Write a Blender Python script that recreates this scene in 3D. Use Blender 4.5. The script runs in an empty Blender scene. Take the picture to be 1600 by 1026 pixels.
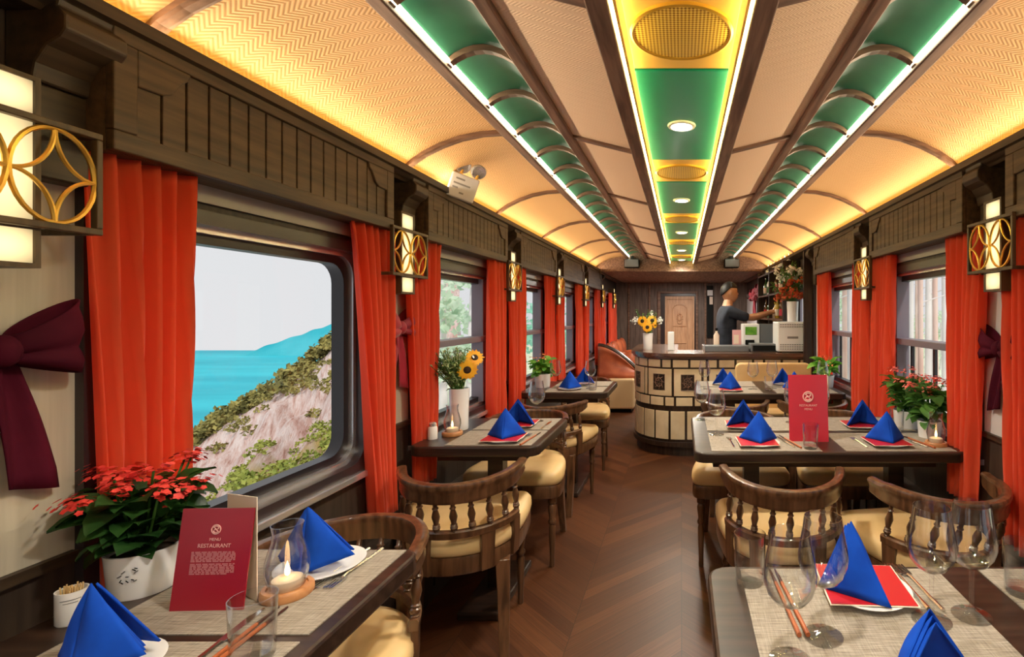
import bpy, bmesh, math, random
from math import pi, sin, cos, radians
from mathutils import Vector, Matrix

scene = bpy.context.scene
C = scene.collection
rnd = random.Random(11)

# ------------------------------------------------------------ camera
cam = bpy.data.cameras.new('camera')
cam.sensor_fit = 'HORIZONTAL'
cam.sensor_width = 36.0
cam.lens = 36.0 * 810 / 1600
cam.shift_x = -265 / 1600
cam.shift_y = -24 / 1600
cam.clip_start = 0.02
cam.clip_end = 2000
camo = bpy.data.objects.new('camera', cam)
camo.location = (0, 0, 1.30)
camo.rotation_euler = (pi / 2, 0, 0)
C.objects.link(camo)
scene.camera = camo

# ------------------------------------------------------------ world and sun
world = bpy.data.worlds.new('world')
scene.world = world
world.use_nodes = True
wn = world.node_tree
bg = wn.nodes['Background']
bg.inputs[0].default_value = (0.87, 0.875, 0.895, 1)
bg.inputs[1].default_value = 0.62
sun = bpy.data.lights.new('sun', 'SUN')
sun.energy = 1.5
sun.angle = radians(6)
sun.color = (1, 0.95, 0.86)
suno = bpy.data.objects.new('sun', sun)
suno.rotation_euler = Vector((-0.30, 0.75, -0.85)).to_track_quat('-Z', 'Y').to_euler()
C.objects.link(suno)

vs = scene.view_settings
vs.view_transform = 'Standard'
vs.look = 'None'
vs.gamma = 1
vs.use_curve_mapping = False
vs.exposure = 0.6

L_FILL = 26.0        # watts of each added ceiling fill light behind the cornice lip
# light strengths used by the lamps further down
L_DOWN = 40.0        # watts of each ceiling downlight
L_COVE = 5.5        # yellow cove strips
L_SIDE = 14.0       # pale strips beside the green troughs
L_MID = 26.0         # strips along the middle panels
L_SCONCE = 1.0      # wall lamp diffusers

# ------------------------------------------------------------ mesh helpers
class MB:
    def __init__(s):
        s.v = []; s.f = []; s.uv = {}
    def add(s, vs_, fs, M=None):
        o = len(s.v)
        if M is not None:
            vs_ = [tuple(M @ Vector(p)) for p in vs_]
        s.v += [tuple(p) for p in vs_]
        s.f += [tuple(i + o for i in f) for f in fs]
        return o
    def box(s, x0, x1, y0, y1, z0, z1, M=None):
        s.add([(x0, y0, z0), (x1, y0, z0), (x1, y1, z0), (x0, y1, z0), (x0, y0, z1), (x1, y0, z1), (x1, y1, z1), (x0, y1, z1)],
              [(0, 3, 2, 1), (4, 5, 6, 7), (0, 1, 5, 4), (1, 2, 6, 5), (2, 3, 7, 6), (3, 0, 4, 7)], M)
        return s
    def cbox(s, c, d, M=None):
        return s.box(c[0] - d[0] / 2, c[0] + d[0] / 2, c[1] - d[1] / 2, c[1] + d[1] / 2, c[2] - d[2] / 2, c[2] + d[2] / 2, M)
    def lathe(s, prof, n=16, c=(0, 0, 0), M=None):
        vs_ = []; rings = []
        for r, z in prof:
            if r < 1e-6:
                rings.append([len(vs_)]); vs_.append((c[0], c[1], c[2] + z))
            else:
                rings.append(list(range(len(vs_), len(vs_) + n)))
                vs_ += [(c[0] + r * cos(2 * pi * i / n), c[1] + r * sin(2 * pi * i / n), c[2] + z) for i in range(n)]
        fs = []
        for a, b in zip(rings, rings[1:]):
            if len(a) == 1 and len(b) == 1: continue
            for i in range(n):
                j = (i + 1) % n
                if len(a) == 1: fs.append((a[0], b[j], b[i]))
                elif len(b) == 1: fs.append((a[i], a[j], b[0]))
                else: fs.append((a[i], a[j], b[j], b[i]))
        if len(rings[0]) > 1: fs.append(tuple(reversed(rings[0])))
        if len(rings[-1]) > 1: fs.append(tuple(rings[-1]))
        s.add(vs_, fs, M)
        return s
    def between(s, a, b, prof, n=10):
        """lathe whose profile z runs 0..1 from point a to point b"""
        a, b = Vector(a), Vector(b); d = b - a
        M = Matrix.Translation(a) @ d.to_track_quat('Z', 'Y').to_matrix().to_4x4()
        s.lathe([(r, z * d.length) for r, z in prof], n, M=M)
        return s
    def tube(s, pts, r, n=8, closed=False, caps=True):
        pts = [Vector(p) for p in pts]; m = len(pts)
        rs = r if isinstance(r, (list, tuple)) else [r] * m
        tang = []
        for i in range(m):
            a = pts[(i - 1) % m] if closed or i > 0 else pts[i]
            b = pts[(i + 1) % m] if closed or i < m - 1 else pts[i]
            t = (b - a); tang.append(t.normalized() if t.length > 1e-9 else Vector((0, 0, 1)))
        nrm = tang[0].orthogonal().normalized()
        vs_ = []
        for i in range(m):
            nrm = (nrm - tang[i] * nrm.dot(tang[i]))
            nrm = nrm.normalized() if nrm.length > 1e-6 else tang[i].orthogonal().normalized()
            bn = tang[i].cross(nrm)
            vs_ += [tuple(pts[i] + (nrm * cos(2 * pi * k / n) + bn * sin(2 * pi * k / n)) * rs[i]) for k in range(n)]
        fs = []
        for i in range(m if closed else m - 1):
            a = i * n; b = ((i + 1) % m) * n
            fs += [(a + k, a + (k + 1) % n, b + (k + 1) % n, b + k) for k in range(n)]
        if caps and not closed:
            fs.append(tuple(reversed(range(n)))); fs.append(tuple(range((m - 1) * n, m * n)))
        s.add(vs_, fs)
        return s
    def sweep(s, pts, prof, scale=None, closed=False):
        """closed profile (side, up) swept along a path, up = world z"""
        pts = [Vector(p) for p in pts]; m = len(pts); n = len(prof)
        vs_ = []
        for i in range(m):
            a = pts[(i - 1) % m] if closed or i > 0 else pts[i]
            b = pts[(i + 1) % m] if closed or i < m - 1 else pts[i]
            t = (b - a).normalized()
            side = t.cross(Vector((0, 0, 1)))
            side = side.normalized() if side.length > 1e-6 else Vector((1, 0, 0))
            k = scale[i] if scale else (1, 1)
            vs_ += [tuple(pts[i] + side * p[0] * k[0] + Vector((0, 0, 1)) * p[1] * k[1]) for p in prof]
        fs = []
        for i in range(m if closed else m - 1):
            a = i * n; b = ((i + 1) % m) * n
            fs += [(a + k, a + (k + 1) % n, b + (k + 1) % n, b + k) for k in range(n)]
        if not closed:
            fs.append(tuple(reversed(range(n)))); fs.append(tuple(range((m - 1) * n, m * n)))
        s.add(vs_, fs)
        return s
    def prism(s, out, z0, z1, M=None):
        n = len(out)
        s.add([(x, y, z0) for x, y in out] + [(x, y, z1) for x, y in out],
              [tuple(reversed(range(n))), tuple(range(n, 2 * n))] + [(i, (i + 1) % n, n + (i + 1) % n, n + i) for i in range(n)], M)
        return s
    def loft(s, rings, M=None):
        n = len(rings[0]); vs_ = [p for r in rings for p in r]; fs = []
        for i in range(len(rings) - 1):
            a = i * n; b = a + n
            fs += [(a + k, a + (k + 1) % n, b + (k + 1) % n, b + k) for k in range(n)]
        fs.append(tuple(reversed(range(n)))); fs.append(tuple(range((len(rings) - 1) * n, len(rings) * n)))
        s.add(vs_, fs, M)
        return s
    def grid(s, fn, nu, nv, uv=None):
        o = len(s.v)
        for j in range(nv + 1):
            for i in range(nu + 1):
                s.v.append(tuple(fn(i / nu, j / nv)))
                if uv: s.uv[len(s.v) - 1] = uv(i / nu, j / nv)
        w = nu + 1
        s.f += [(o + j * w + i, o + j * w + i + 1, o + (j + 1) * w + i + 1, o + (j + 1) * w + i) for j in range(nv) for i in range(nu)]
        return s
    def ball(s, c, r, n=12, m=8, M=None):
        r = (r, r, r) if not isinstance(r, (tuple, list)) else r
        prof = [(sin(pi * i / m), -cos(pi * i / m)) for i in range(m + 1)]
        b = MB().lathe([(max(a, 0) if a > 1e-5 else 0, z) for a, z in prof], n)
        s.add([(c[0] + x * r[0], c[1] + y * r[1], c[2] + z * r[2]) for x, y, z in b.v], b.f, M)
        return s
    def build(s, name, m, parent=None, smooth=True, bevel=0, solid=0, sub=0, fix=True, angle=0.7, offset=0):
        me = bpy.data.meshes.new(name)
        me.from_pydata(s.v, [], s.f)
        if fix:
            bm = bmesh.new(); bm.from_mesh(me)
            bmesh.ops.recalc_face_normals(bm, faces=bm.faces)
            bm.to_mesh(me); bm.free()
        if s.uv:
            lay = me.uv_layers.new(name='uv')
            for l in me.loops: lay.data[l.index].uv = s.uv.get(l.vertex_index, (0, 0))
        if smooth:
            me.polygons.foreach_set('use_smooth', [True] * len(me.polygons))
            me.set_sharp_from_angle(angle=angle)
        o = bpy.data.objects.new(name, me)
        C.objects.link(o)
        for mm in (m if isinstance(m, (list, tuple)) else [m]): me.materials.append(mm)
        if parent is not None: o.parent = parent
        if sub:
            q = o.modifiers.new('sub', 'SUBSURF'); q.levels = sub; q.render_levels = sub
        if solid:
            q = o.modifiers.new('solid', 'SOLIDIFY'); q.thickness = solid; q.offset = offset
        if bevel:
            q = o.modifiers.new('bevel', 'BEVEL'); q.width = bevel; q.segments = 2; q.limit_method = 'ANGLE'
        return o

def thing(name, label, cat, loc=(0, 0, 0), rz=0.0, group=None):
    o = bpy.data.objects.new(name, None)
    o.empty_display_size = 0.05
    C.objects.link(o)
    o.location = loc; o.rotation_euler = (0, 0, rz)
    return tag(o, label, cat, group)

def tag(o, label, cat, group=None):
    o['label'] = label; o['category'] = cat
    if group: o['group'] = group
    return o

def struct(o, label=None):
    o['kind'] = 'structure'
    if label: o['label'] = label
    return o

def dup(root, loc, rz, label, group=None):
    r = root.copy(); C.objects.link(r)
    r.location = loc; r.rotation_euler = (0, 0, rz); r['label'] = label
    if group: r['group'] = group
    for ch in list(root.children):
        c = ch.copy(); C.objects.link(c); c.parent = r
        for g in list(ch.children):
            d = g.copy(); C.objects.link(d); d.parent = c
    return r

class Kind:
    """one builder, first call builds, later calls copy"""
    def __init__(s, make): s.make = make; s.root = None
    def __call__(s, loc, rz, label, group=None):
        if s.root is None:
            s.root = s.make()
            s.root.location = loc; s.root.rotation_euler = (0, 0, rz); s.root['label'] = label
            if group: s.root['group'] = group
            return s.root
        return dup(s.root, loc, rz, label, group)

def lerp(a, b, t): return a + (b - a) * t
def arc(cx, cy, rx, ry, a0, a1, n, z=0.0):
    return [(cx + rx * cos(radians(lerp(a0, a1, i / n))), cy + ry * sin(radians(lerp(a0, a1, i / n))), z) for i in range(n + 1)]
def rrect(x0, x1, y0, y1, r, n=5):
    out = []
    for cx, cy, a in ((x1 - r, y1 - r, 0), (x0 + r, y1 - r, 90), (x0 + r, y0 + r, 180), (x1 - r, y0 + r, 270)):
        out += [(cx + r * cos(radians(a + 90 * i / n)), cy + r * sin(radians(a + 90 * i / n))) for i in range(n + 1)]
    return out

# ------------------------------------------------------------ materials
def new_mat(name):
    m = bpy.data.materials.new(name); m.use_nodes = True
    nt = m.node_tree
    return m, nt, nt.nodes['Principled BSDF']

def plain(name, col, rough=0.5, metal=0.0, coat=0.0, spec=0.5, sheen=0.0):
    m, nt, p = new_mat(name)
    p.inputs['Base Color'].default_value = (*col, 1)
    p.inputs['Roughness'].default_value = rough
    p.inputs['Metallic'].default_value = metal
    p.inputs['Coat Weight'].default_value = coat
    p.inputs['Coat Roughness'].default_value = 0.12
    p.inputs['Specular IOR Level'].default_value = spec
    p.inputs['Sheen Weight'].default_value = sheen
    return m

def node(nt, t, **kw):
    n = nt.nodes.new(t)
    for k, v in kw.items(): setattr(n, k, v)
    return n

def math_(nt, op, a, b=None):
    n = node(nt, 'ShaderNodeMath', operation=op)
    for i, x in enumerate((a, b)):
        if x is None: continue
        if isinstance(x, (int, float)): n.inputs[i].default_value = x
        else: nt.links.new(x, n.inputs[i])
    return n.outputs[0]

def mixc(nt, fac, c1, c2):
    n = node(nt, 'ShaderNodeMix', data_type='RGBA')
    for s_, x in ((n.inputs[0], fac), (n.inputs[6], c1), (n.inputs[7], c2)):
        if isinstance(x, (int, float)): s_.default_value = x
        elif isinstance(x, tuple): s_.default_value = (*x, 1)
        else: nt.links.new(x, s_)
    return n.outputs[2]

def ramp(nt, fac, stops):
    n = node(nt, 'ShaderNodeValToRGB')
    e = n.color_ramp.elements
    while len(e) < len(stops): e.new(0.5)
    for i, (p, c) in enumerate(stops): e[i].position = p; e[i].color = (*c, 1)
    nt.links.new(fac, n.inputs[0])
    return n.outputs[0]

def noisy(name, c1, c2, scale=8.0, stretch=(1, 1, 1), rough=0.5, bump=0.0, coat=0.0, detail=5.0, lo=0.35, hi=0.65, sheen=0.0, metal=0.0, spec=0.5):
    m = plain(name, c1, rough, metal, coat, spec, sheen)
    nt = m.node_tree; p = nt.nodes['Principled BSDF']
    tc = node(nt, 'ShaderNodeTexCoord'); mp = node(nt, 'ShaderNodeMapping')
    mp.inputs['Scale'].default_value = stretch
    nt.links.new(tc.outputs['Object'], mp.inputs[0])
    n = node(nt, 'ShaderNodeTexNoise'); n.inputs['Scale'].default_value = scale; n.inputs['Detail'].default_value = detail
    nt.links.new(mp.outputs[0], n.inputs['Vector'])
    nt.links.new(ramp(nt, n.outputs['Fac'], [(lo, c1), (hi, c2)]), p.inputs['Base Color'])
    if bump:
        b = node(nt, 'ShaderNodeBump'); b.inputs['Strength'].default_value = bump; b.inputs['Distance'].default_value = 0.003
        nt.links.new(n.outputs['Fac'], b.inputs['Height']); nt.links.new(b.outputs[0], p.inputs['Normal'])
    return m

def emit(name, col, s):
    m = bpy.data.materials.new(name); m.use_nodes = True; nt = m.node_tree
    nt.nodes.remove(nt.nodes['Principled BSDF'])
    e = node(nt, 'ShaderNodeEmission'); e.inputs[0].default_value = (*col, 1); e.inputs[1].default_value = s
    nt.links.new(e.outputs[0], nt.nodes['Material Output'].inputs[0])
    return m

def clear(name, tint=(0.97, 0.98, 0.98), ior=1.45, gain=1.0, rough=0.0, pw=4.0, edge=1.0):
    m = bpy.data.materials.new(name); m.use_nodes = True; nt = m.node_tree
    nt.nodes.remove(nt.nodes['Principled BSDF'])
    t = node(nt, 'ShaderNodeBsdfTransparent'); t.inputs[0].default_value = (*tint, 1)
    g = node(nt, 'ShaderNodeBsdfGlossy'); g.inputs['Roughness'].default_value = rough
    lw = node(nt, 'ShaderNodeLayerWeight'); lw.inputs[0].default_value = 0.5
    mx = node(nt, 'ShaderNodeMixShader')
    f = math_(nt, 'ADD', math_(nt, 'MULTIPLY', math_(nt, 'POWER', lw.outputs['Facing'], pw), 0.85 * gain), 0.045 * gain)
    if edge < 1: nt.links.new(mixc(nt, math_(nt, 'POWER', lw.outputs['Facing'], 2.5), tint, (edge, edge, edge)), t.inputs[0])
    nt.links.new(f, mx.inputs[0])
    nt.links.new(t.outputs[0], mx.inputs[1]); nt.links.new(g.outputs[0], mx.inputs[2])
    nt.links.new(mx.outputs[0], nt.nodes['Material Output'].inputs[0])
    return m

def cloth(name, c1, c2, trans=0.35):
    m = noisy(name, c1, c2, 3.0, (1, 1, 0.25), 0.85, sheen=0.2)
    nt = m.node_tree; p = nt.nodes['Principled BSDF']; out = nt.nodes['Material Output']
    tr = node(nt, 'ShaderNodeBsdfTranslucent'); tr.inputs[0].default_value = (min(1, c2[0] * 1.25), c2[1] * 1.25, c2[2] * 1.1, 1)
    mx = node(nt, 'ShaderNodeMixShader'); mx.inputs[0].default_value = trans
    nt.links.new(p.outputs[0], mx.inputs[1]); nt.links.new(tr.outputs[0], mx.inputs[2]); nt.links.new(mx.outputs[0], out.inputs[0])
    return m

def weave(name, c1, c2, pitch=0.012, zig=0.045, amp=0.9, bump=0.35):
    """herringbone basket weave over the uv (metres)"""
    m = plain(name, c1, 0.6); nt = m.node_tree; p = nt.nodes['Principled BSDF']
    tc = node(nt, 'ShaderNodeTexCoord'); sp = node(nt, 'ShaderNodeSeparateXYZ')
    nt.links.new(tc.outputs['UV'], sp.inputs[0])
    u, v = sp.outputs[0], sp.outputs[1]
    pp = math_(nt, 'PINGPONG', math_(nt, 'ADD', v, 100.0), zig)
    ph = math_(nt, 'DIVIDE', math_(nt, 'ADD', u, math_(nt, 'MULTIPLY', pp, amp)), pitch)
    s = math_(nt, 'SINE', math_(nt, 'MULTIPLY', ph, 2 * pi))
    f = math_(nt, 'ADD', math_(nt, 'MULTIPLY', s, 0.5), 0.5)
    n = node(nt, 'ShaderNodeTexNoise'); n.inputs['Scale'].default_value = 2.5
    nt.links.new(tc.outputs['Object'], n.inputs['Vector'])
    col = mixc(nt, f, c1, c2)
    nt.links.new(mixc(nt, math_(nt, 'MULTIPLY', n.outputs['Fac'], 0.25), col, c1), p.inputs['Base Color'])
    b = node(nt, 'ShaderNodeBump'); b.inputs['Strength'].default_value = bump; b.inputs['Distance'].default_value = 0.002
    nt.links.new(f, b.inputs['Height']); nt.links.new(b.outputs[0], p.inputs['Normal'])
    return m

def floor_mat():
    m = plain('chevron_floor', (0.1, 0.05, 0.02), 0.38); nt = m.node_tree; p = nt.nodes['Principled BSDF']
    tc = node(nt, 'ShaderNodeTexCoord'); sp = node(nt, 'ShaderNodeSeparateXYZ')
    nt.links.new(tc.outputs['Object'], sp.inputs[0])
    x = math_(nt, 'ADD', sp.outputs[0], 10.355 - 1.355 + 0.0); y = math_(nt, 'ADD', sp.outputs[1], 20.0)
    W = 0.45
    pp = math_(nt, 'PINGPONG', x, W)
    yy = math_(nt, 'DIVIDE', math_(nt, 'ADD', y, math_(nt, 'MULTIPLY', pp, 1.0)), 0.088)
    row = math_(nt, 'FLOOR', yy)
    colm = math_(nt, 'FLOOR', math_(nt, 'DIVIDE', x, W))
    cx = node(nt, 'ShaderNodeCombineXYZ'); nt.links.new(row, cx.inputs[0]); nt.links.new(colm, cx.inputs[1])
    wnz = node(nt, 'ShaderNodeTexWhiteNoise'); nt.links.new(cx.outputs[0], wnz.inputs['Vector'])
    # grain runs along each plank: strong variation across yy
    gv = node(nt, 'ShaderNodeCombineXYZ'); nt.links.new(math_(nt, 'MULTIPLY', yy, 9.0), gv.inputs[0]); nt.links.new(math_(nt, 'MULTIPLY', pp, 5.0), gv.inputs[1]); nt.links.new(colm, gv.inputs[2])
    g = node(nt, 'ShaderNodeTexNoise'); g.inputs['Scale'].default_value = 1.0; g.inputs['Detail'].default_value = 6
    nt.links.new(gv.outputs[0], g.inputs['Vector'])
    f = math_(nt, 'ADD', math_(nt, 'MULTIPLY', wnz.outputs[0], 0.38), math_(nt, 'MULTIPLY', g.outputs['Fac'], 0.72))
    col = ramp(nt, f, [(0.2, (0.044, 0.0125, 0.0042)), (0.55, (0.082, 0.026, 0.0085)), (0.9, (0.150, 0.052, 0.018))])
    fr = math_(nt, 'FRACT', yy); e = math_(nt, 'MINIMUM', fr, math_(nt, 'SUBTRACT', 1.0, fr))
    e2 = math_(nt, 'MULTIPLY', math_(nt, 'MINIMUM', pp, math_(nt, 'SUBTRACT', W, pp)), 10.0)
    seam = math_(nt, 'LESS_THAN', math_(nt, 'MINIMUM', e, e2), 0.018)
    nt.links.new(mixc(nt, math_(nt, 'MULTIPLY', seam, 0.7), col, (0.02, 0.009, 0.004)), p.inputs['Base Color'])
    return m

def wood(name, c1, c2, axis='Y', rough=0.35, coat=0.0, scale=34.0):
    st = {'X': (0.12, 1.5, 1.5), 'Y': (1.5, 0.12, 1.5), 'Z': (1.5, 1.5, 0.12)}[axis]
    return noisy(name, c1, c2, scale, st, rough, bump=0.08, coat=coat, detail=7.0, lo=0.36, hi=0.64)

def placemat_mat():
    m = plain('placemat_weave', (0.3, 0.25, 0.2), 0.8); nt = m.node_tree; p = nt.nodes['Principled BSDF']
    tc = node(nt, 'ShaderNodeTexCoord')
    outs = []
    for st in ((22, 420, 1), (420, 22, 1)):
        mp = node(nt, 'ShaderNodeMapping'); mp.inputs['Scale'].default_value = st
        nt.links.new(tc.outputs['Object'], mp.inputs[0])
        n = node(nt, 'ShaderNodeTexNoise'); n.inputs['Scale'].default_value = 1.0; n.inputs['Detail'].default_value = 2
        nt.links.new(mp.outputs[0], n.inputs['Vector']); outs.append(n.outputs['Fac'])
    f = math_(nt, 'MULTIPLY', math_(nt, 'ADD', math_(nt, 'MULTIPLY', outs[0], 1.3), math_(nt, 'MULTIPLY', outs[1], 0.7)), 0.5)
    nt.links.new(ramp(nt, f, [(0.33, (0.17, 0.14, 0.11)), (0.5, (0.30, 0.255, 0.205)), (0.67, (0.44, 0.385, 0.315))]), p.inputs['Base Color'])
    return m

def disc_mat():
    m = plain('gold_lattice_weave', (0.6, 0.4, 0.1), 0.35, 0.0); nt = m.node_tree; p = nt.nodes['Principled BSDF']
    tc = node(nt, 'ShaderNodeTexCoord'); sp = node(nt, 'ShaderNodeSeparateXYZ'); nt.links.new(tc.outputs['Object'], sp.inputs[0])
    a = math_(nt, 'SINE', math_(nt, 'MULTIPLY', math_(nt, 'ADD', sp.outputs[0], sp.outputs[1]), 360.0))
    b = math_(nt, 'SINE', math_(nt, 'MULTIPLY', math_(nt, 'SUBTRACT', sp.outputs[0], sp.outputs[1]), 360.0))
    f = math_(nt, 'ADD', math_(nt, 'MULTIPLY', math_(nt, 'MULTIPLY', a, b), 0.6), 0.5)
    nt.links.new(ramp(nt, f, [(0.1, (0.30, 0.12, 0.01)), (0.5, (0.80, 0.45, 0.05)), (0.85, (1.0, 0.76, 0.22))]), p.inputs['Base Color'])
    return m

M = {}
M['wood_dark'] = wood('dark_walnut', (0.026, 0.015, 0.008), (0.060, 0.036, 0.018), 'Y', 0.45)
M['wood_val'] = wood('valance_walnut', (0.042, 0.023, 0.010), (0.104, 0.060, 0.027), 'Y', 0.5)
M['wood_beam'] = wood('beam_walnut', (0.13, 0.068, 0.042), (0.30, 0.175, 0.115), 'Y', 0.5)
M['wood_rib'] = wood('rib_walnut', (0.12, 0.06, 0.035), (0.24, 0.13, 0.08), 'X', 0.5)
M['wood_table'] = wood('table_walnut', (0.016, 0.008, 0.005), (0.042, 0.021, 0.013), 'X', 0.36, 0.08)
M['wood_chair'] = wood('chair_walnut', (0.060, 0.025, 0.011), (0.150, 0.068, 0.031), 'Z', 0.28, 0.45)
M['wood_end'] = wood('end_wall_wood', (0.09, 0.06, 0.046), (0.17, 0.12, 0.095), 'Z', 0.6)
M['wood_door'] = wood('carved_door_wood', (0.52, 0.28, 0.15), (0.72, 0.43, 0.24), 'Z', 0.45)
M['wainscot'] = wood('wainscot_brown', (0.030, 0.019, 0.013), (0.052, 0.034, 0.024), 'Z', 0.55)
M['wallpaper'] = noisy('cream_wallpaper', (0.46, 0.40, 0.30), (0.62, 0.55, 0.43), 30.0, (1, 1, 0.05), 0.8)
M['white_panel'] = plain('pale_wall_panel', (0.62, 0.60, 0.60), 0.6)
M['header'] = plain('window_header_grey', (0.30, 0.26, 0.25), 0.35)
M['frame_black'] = plain('black_rubber_frame', (0.014, 0.011, 0.014), 0.35)
M['frame_lilac'] = plain('grey_violet_frame', (0.20, 0.17, 0.21), 0.4)
M['frame_dark'] = plain('dark_frame', (0.035, 0.024, 0.026), 0.3)
M['alu'] = plain('aluminium_bead', (0.75, 0.75, 0.78), 0.25, 0.8)
M['glass'] = clear('window_glass', (0.985, 0.99, 0.99), 1.35, 0.3)
M['crystal'] = clear('clear_glassware', (0.985, 0.988, 0.99), 1.5, 1.0, 0.0, 2.2, 0.86)
M['crystal_thin'] = clear('thin_clear_glass', (0.99, 0.992, 0.993), 1.5, 0.9, 0.0, 4.0, 0.95)
M['curtain'] = cloth('orange_red_curtain', (0.80, 0.082, 0.028), (0.95, 0.150, 0.052), 0.48)
M['bow'] = noisy('burgundy_satin', (0.045, 0.003, 0.010), (0.085, 0.006, 0.018), 6, rough=0.8, spec=0.1)
M['bow_bright'] = noisy('crimson_satin', (0.26, 0.008, 0.022), (0.40, 0.014, 0.034), 6, rough=0.6, sheen=0.2)
M['ceil_out'] = weave('cove_weave', (0.66, 0.37, 0.145), (0.83, 0.54, 0.26), 0.0135, 0.03, 1.0)
M['ceil_in'] = weave('inner_weave', (0.84, 0.59, 0.385), (0.93, 0.70, 0.49), 0.010, 0.022, 1.0, 0.25)
M['green'] = plain('green_lacquer', (0.002, 0.25, 0.185), 0.3, coat=0.2)
M['green_side'] = noisy('green_trough', (0.020, 0.11, 0.06), (0.045, 0.18, 0.10), 4, rough=0.35)
M['gold_disc'] = disc_mat()
M['orange_panel'] = plain('amber_ceiling_panel', (0.85, 0.50, 0.14), 0.45)
M['gold'] = plain('gilt_ring', (0.85, 0.52, 0.10), 0.28, 0.75)
M['white_trim'] = plain('white_lamp_trim', (0.9, 0.9, 0.9), 0.4)
M['lamp'] = emit('downlight_glow', (1.0, 0.97, 0.92), 18.0)
M['led_cove'] = emit('amber_led', (1.0, 0.58, 0.05), L_COVE)
M['led_side'] = emit('pale_led', (1.0, 0.95, 0.66), L_SIDE)
M['led_mid'] = emit('yellow_led', (1.0, 0.82, 0.25), L_MID)
M['diffuser'] = emit('lamp_paper', (1.0, 0.74, 0.36), L_SCONCE)
nt = M['diffuser'].node_tree   # paper is brightest in front of the bulb inside each cell
tc = node(nt, 'ShaderNodeTexCoord'); mp = node(nt, 'ShaderNodeVectorMath', operation='DISTANCE'); mp.inputs[1].default_value = (0.5, 0.5, 0.5)
nt.links.new(tc.outputs['Generated'], mp.inputs[0])
em = [n for n in nt.nodes if n.type == 'EMISSION'][0]
st_ = math_(nt, 'SUBTRACT', 2.6, math_(nt, 'MULTIPLY', mp.outputs['Value'], 2.6))
nt.links.new(math_(nt, 'MULTIPLY', st_, L_SCONCE), em.inputs[1])
M['sconce_frame'] = wood('sconce_walnut', (0.05, 0.032, 0.015), (0.11, 0.07, 0.034), 'Z', 0.45)
M['floor'] = floor_mat()
M['cushion'] = noisy('cream_leather', (0.70, 0.47, 0.20), (0.82, 0.58, 0.29), 5, rough=0.42, bump=0.05)
M['placemat'] = placemat_mat()
M['porcelain'] = plain('white_porcelain', (0.82, 0.81, 0.80), 0.15, coat=0.4)
M['white_gloss'] = plain('white_glaze', (0.86, 0.85, 0.86), 0.2, coat=0.4)
M['blue'] = noisy('blue_napkin', (0.003, 0.045, 0.36), (0.005, 0.080, 0.56), 9, rough=0.85, spec=0.2)
M['menu_red'] = plain('menu_red', (0.33, 0.010, 0.022), 0.35)
M['menu_bright'] = plain('menu_crimson', (0.55, 0.025, 0.045), 0.22, coat=0.5)
M['card_red'] = plain('red_card', (0.48, 0.012, 0.018), 0.4)
M['paper'] = plain('cream_paper', (0.80, 0.68, 0.56), 0.7)
M['print'] = plain('pink_print', (0.80, 0.42, 0.38), 0.6)
M['print_dim'] = plain('dim_print', (0.50, 0.16, 0.17), 0.6)
M['steel'] = plain('cutlery_steel', (0.72, 0.70, 0.68), 0.18, 1.0)
M['chopstick'] = plain('chopstick_wood', (0.42, 0.11, 0.035), 0.35)
M['chopstick_dark'] = plain('dark_chopstick', (0.05, 0.012, 0.01), 0.3)
M['beech'] = wood('beech_base', (0.42, 0.17, 0.06), (0.60, 0.28, 0.11), 'X', 0.4)
M['wax'] = plain('candle_wax', (0.85, 0.72, 0.55), 0.5)
M['flame'] = emit('candle_flame', (1.0, 0.55, 0.18), 9.0)
M['leaf'] = noisy('dark_leaf', (0.010, 0.045, 0.010), (0.045, 0.13, 0.025), 14, rough=0.4)
M['leaf_mid'] = noisy('mid_leaf', (0.035, 0.13, 0.02), (0.14, 0.32, 0.06), 14, rough=0.45)
M['leaf_bright'] = noisy('bright_leaf', (0.10, 0.36, 0.03), (0.28, 0.60, 0.09), 14, rough=0.45)
for k_ in ('leaf', 'leaf_mid', 'leaf_bright'):
    nt = M[k_].node_tree; p_ = nt.nodes['Principled BSDF']; cr = [n for n in nt.nodes if n.type == 'VALTORGB'][0]
    tr = node(nt, 'ShaderNodeBsdfTranslucent'); nt.links.new(cr.outputs[0], tr.inputs[0])
    mx = node(nt, 'ShaderNodeMixShader'); mx.inputs[0].default_value = 0.35
    nt.links.new(p_.outputs[0], mx.inputs[1]); nt.links.new(tr.outputs[0], mx.inputs[2]); nt.links.new(mx.outputs[0], nt.nodes['Material Output'].inputs[0])
M['petal_red'] = noisy('red_petal', (0.55, 0.012, 0.012), (0.80, 0.07, 0.05), 40, rough=0.6)
M['petal_pink'] = noisy('coral_petal', (0.70, 0.07, 0.06), (0.90, 0.26, 0.20), 40, rough=0.6)
M['petal_orange'] = noisy('orange_petal', (0.80, 0.22, 0.05), (0.90, 0.40, 0.15), 40, rough=0.6)
M['petal_yellow'] = noisy('sunflower_petal', (0.85, 0.36, 0.008), (0.95, 0.52, 0.02), 30, rough=0.6)
M['petal_white'] = plain('white_petal', (0.85, 0.86, 0.82), 0.6)
M['seed'] = noisy('sunflower_seed', (0.018, 0.009, 0.004), (0.05, 0.022, 0.008), 80, rough=0.8)
M['dry_red'] = noisy('russet_petal', (0.42, 0.04, 0.01), (0.66, 0.13, 0.03), 30, rough=0.7)
M['soil'] = plain('potting_soil', (0.02, 0.012, 0.008), 0.9)
M['black'] = plain('black_plastic', (0.006, 0.007, 0.007), 0.6, spec=0.15)
M['white_plastic'] = plain('white_plastic', (0.78, 0.80, 0.80), 0.35)
M['case_grey'] = plain('light_grey_case', (0.58, 0.59, 0.60), 0.45)
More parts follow.
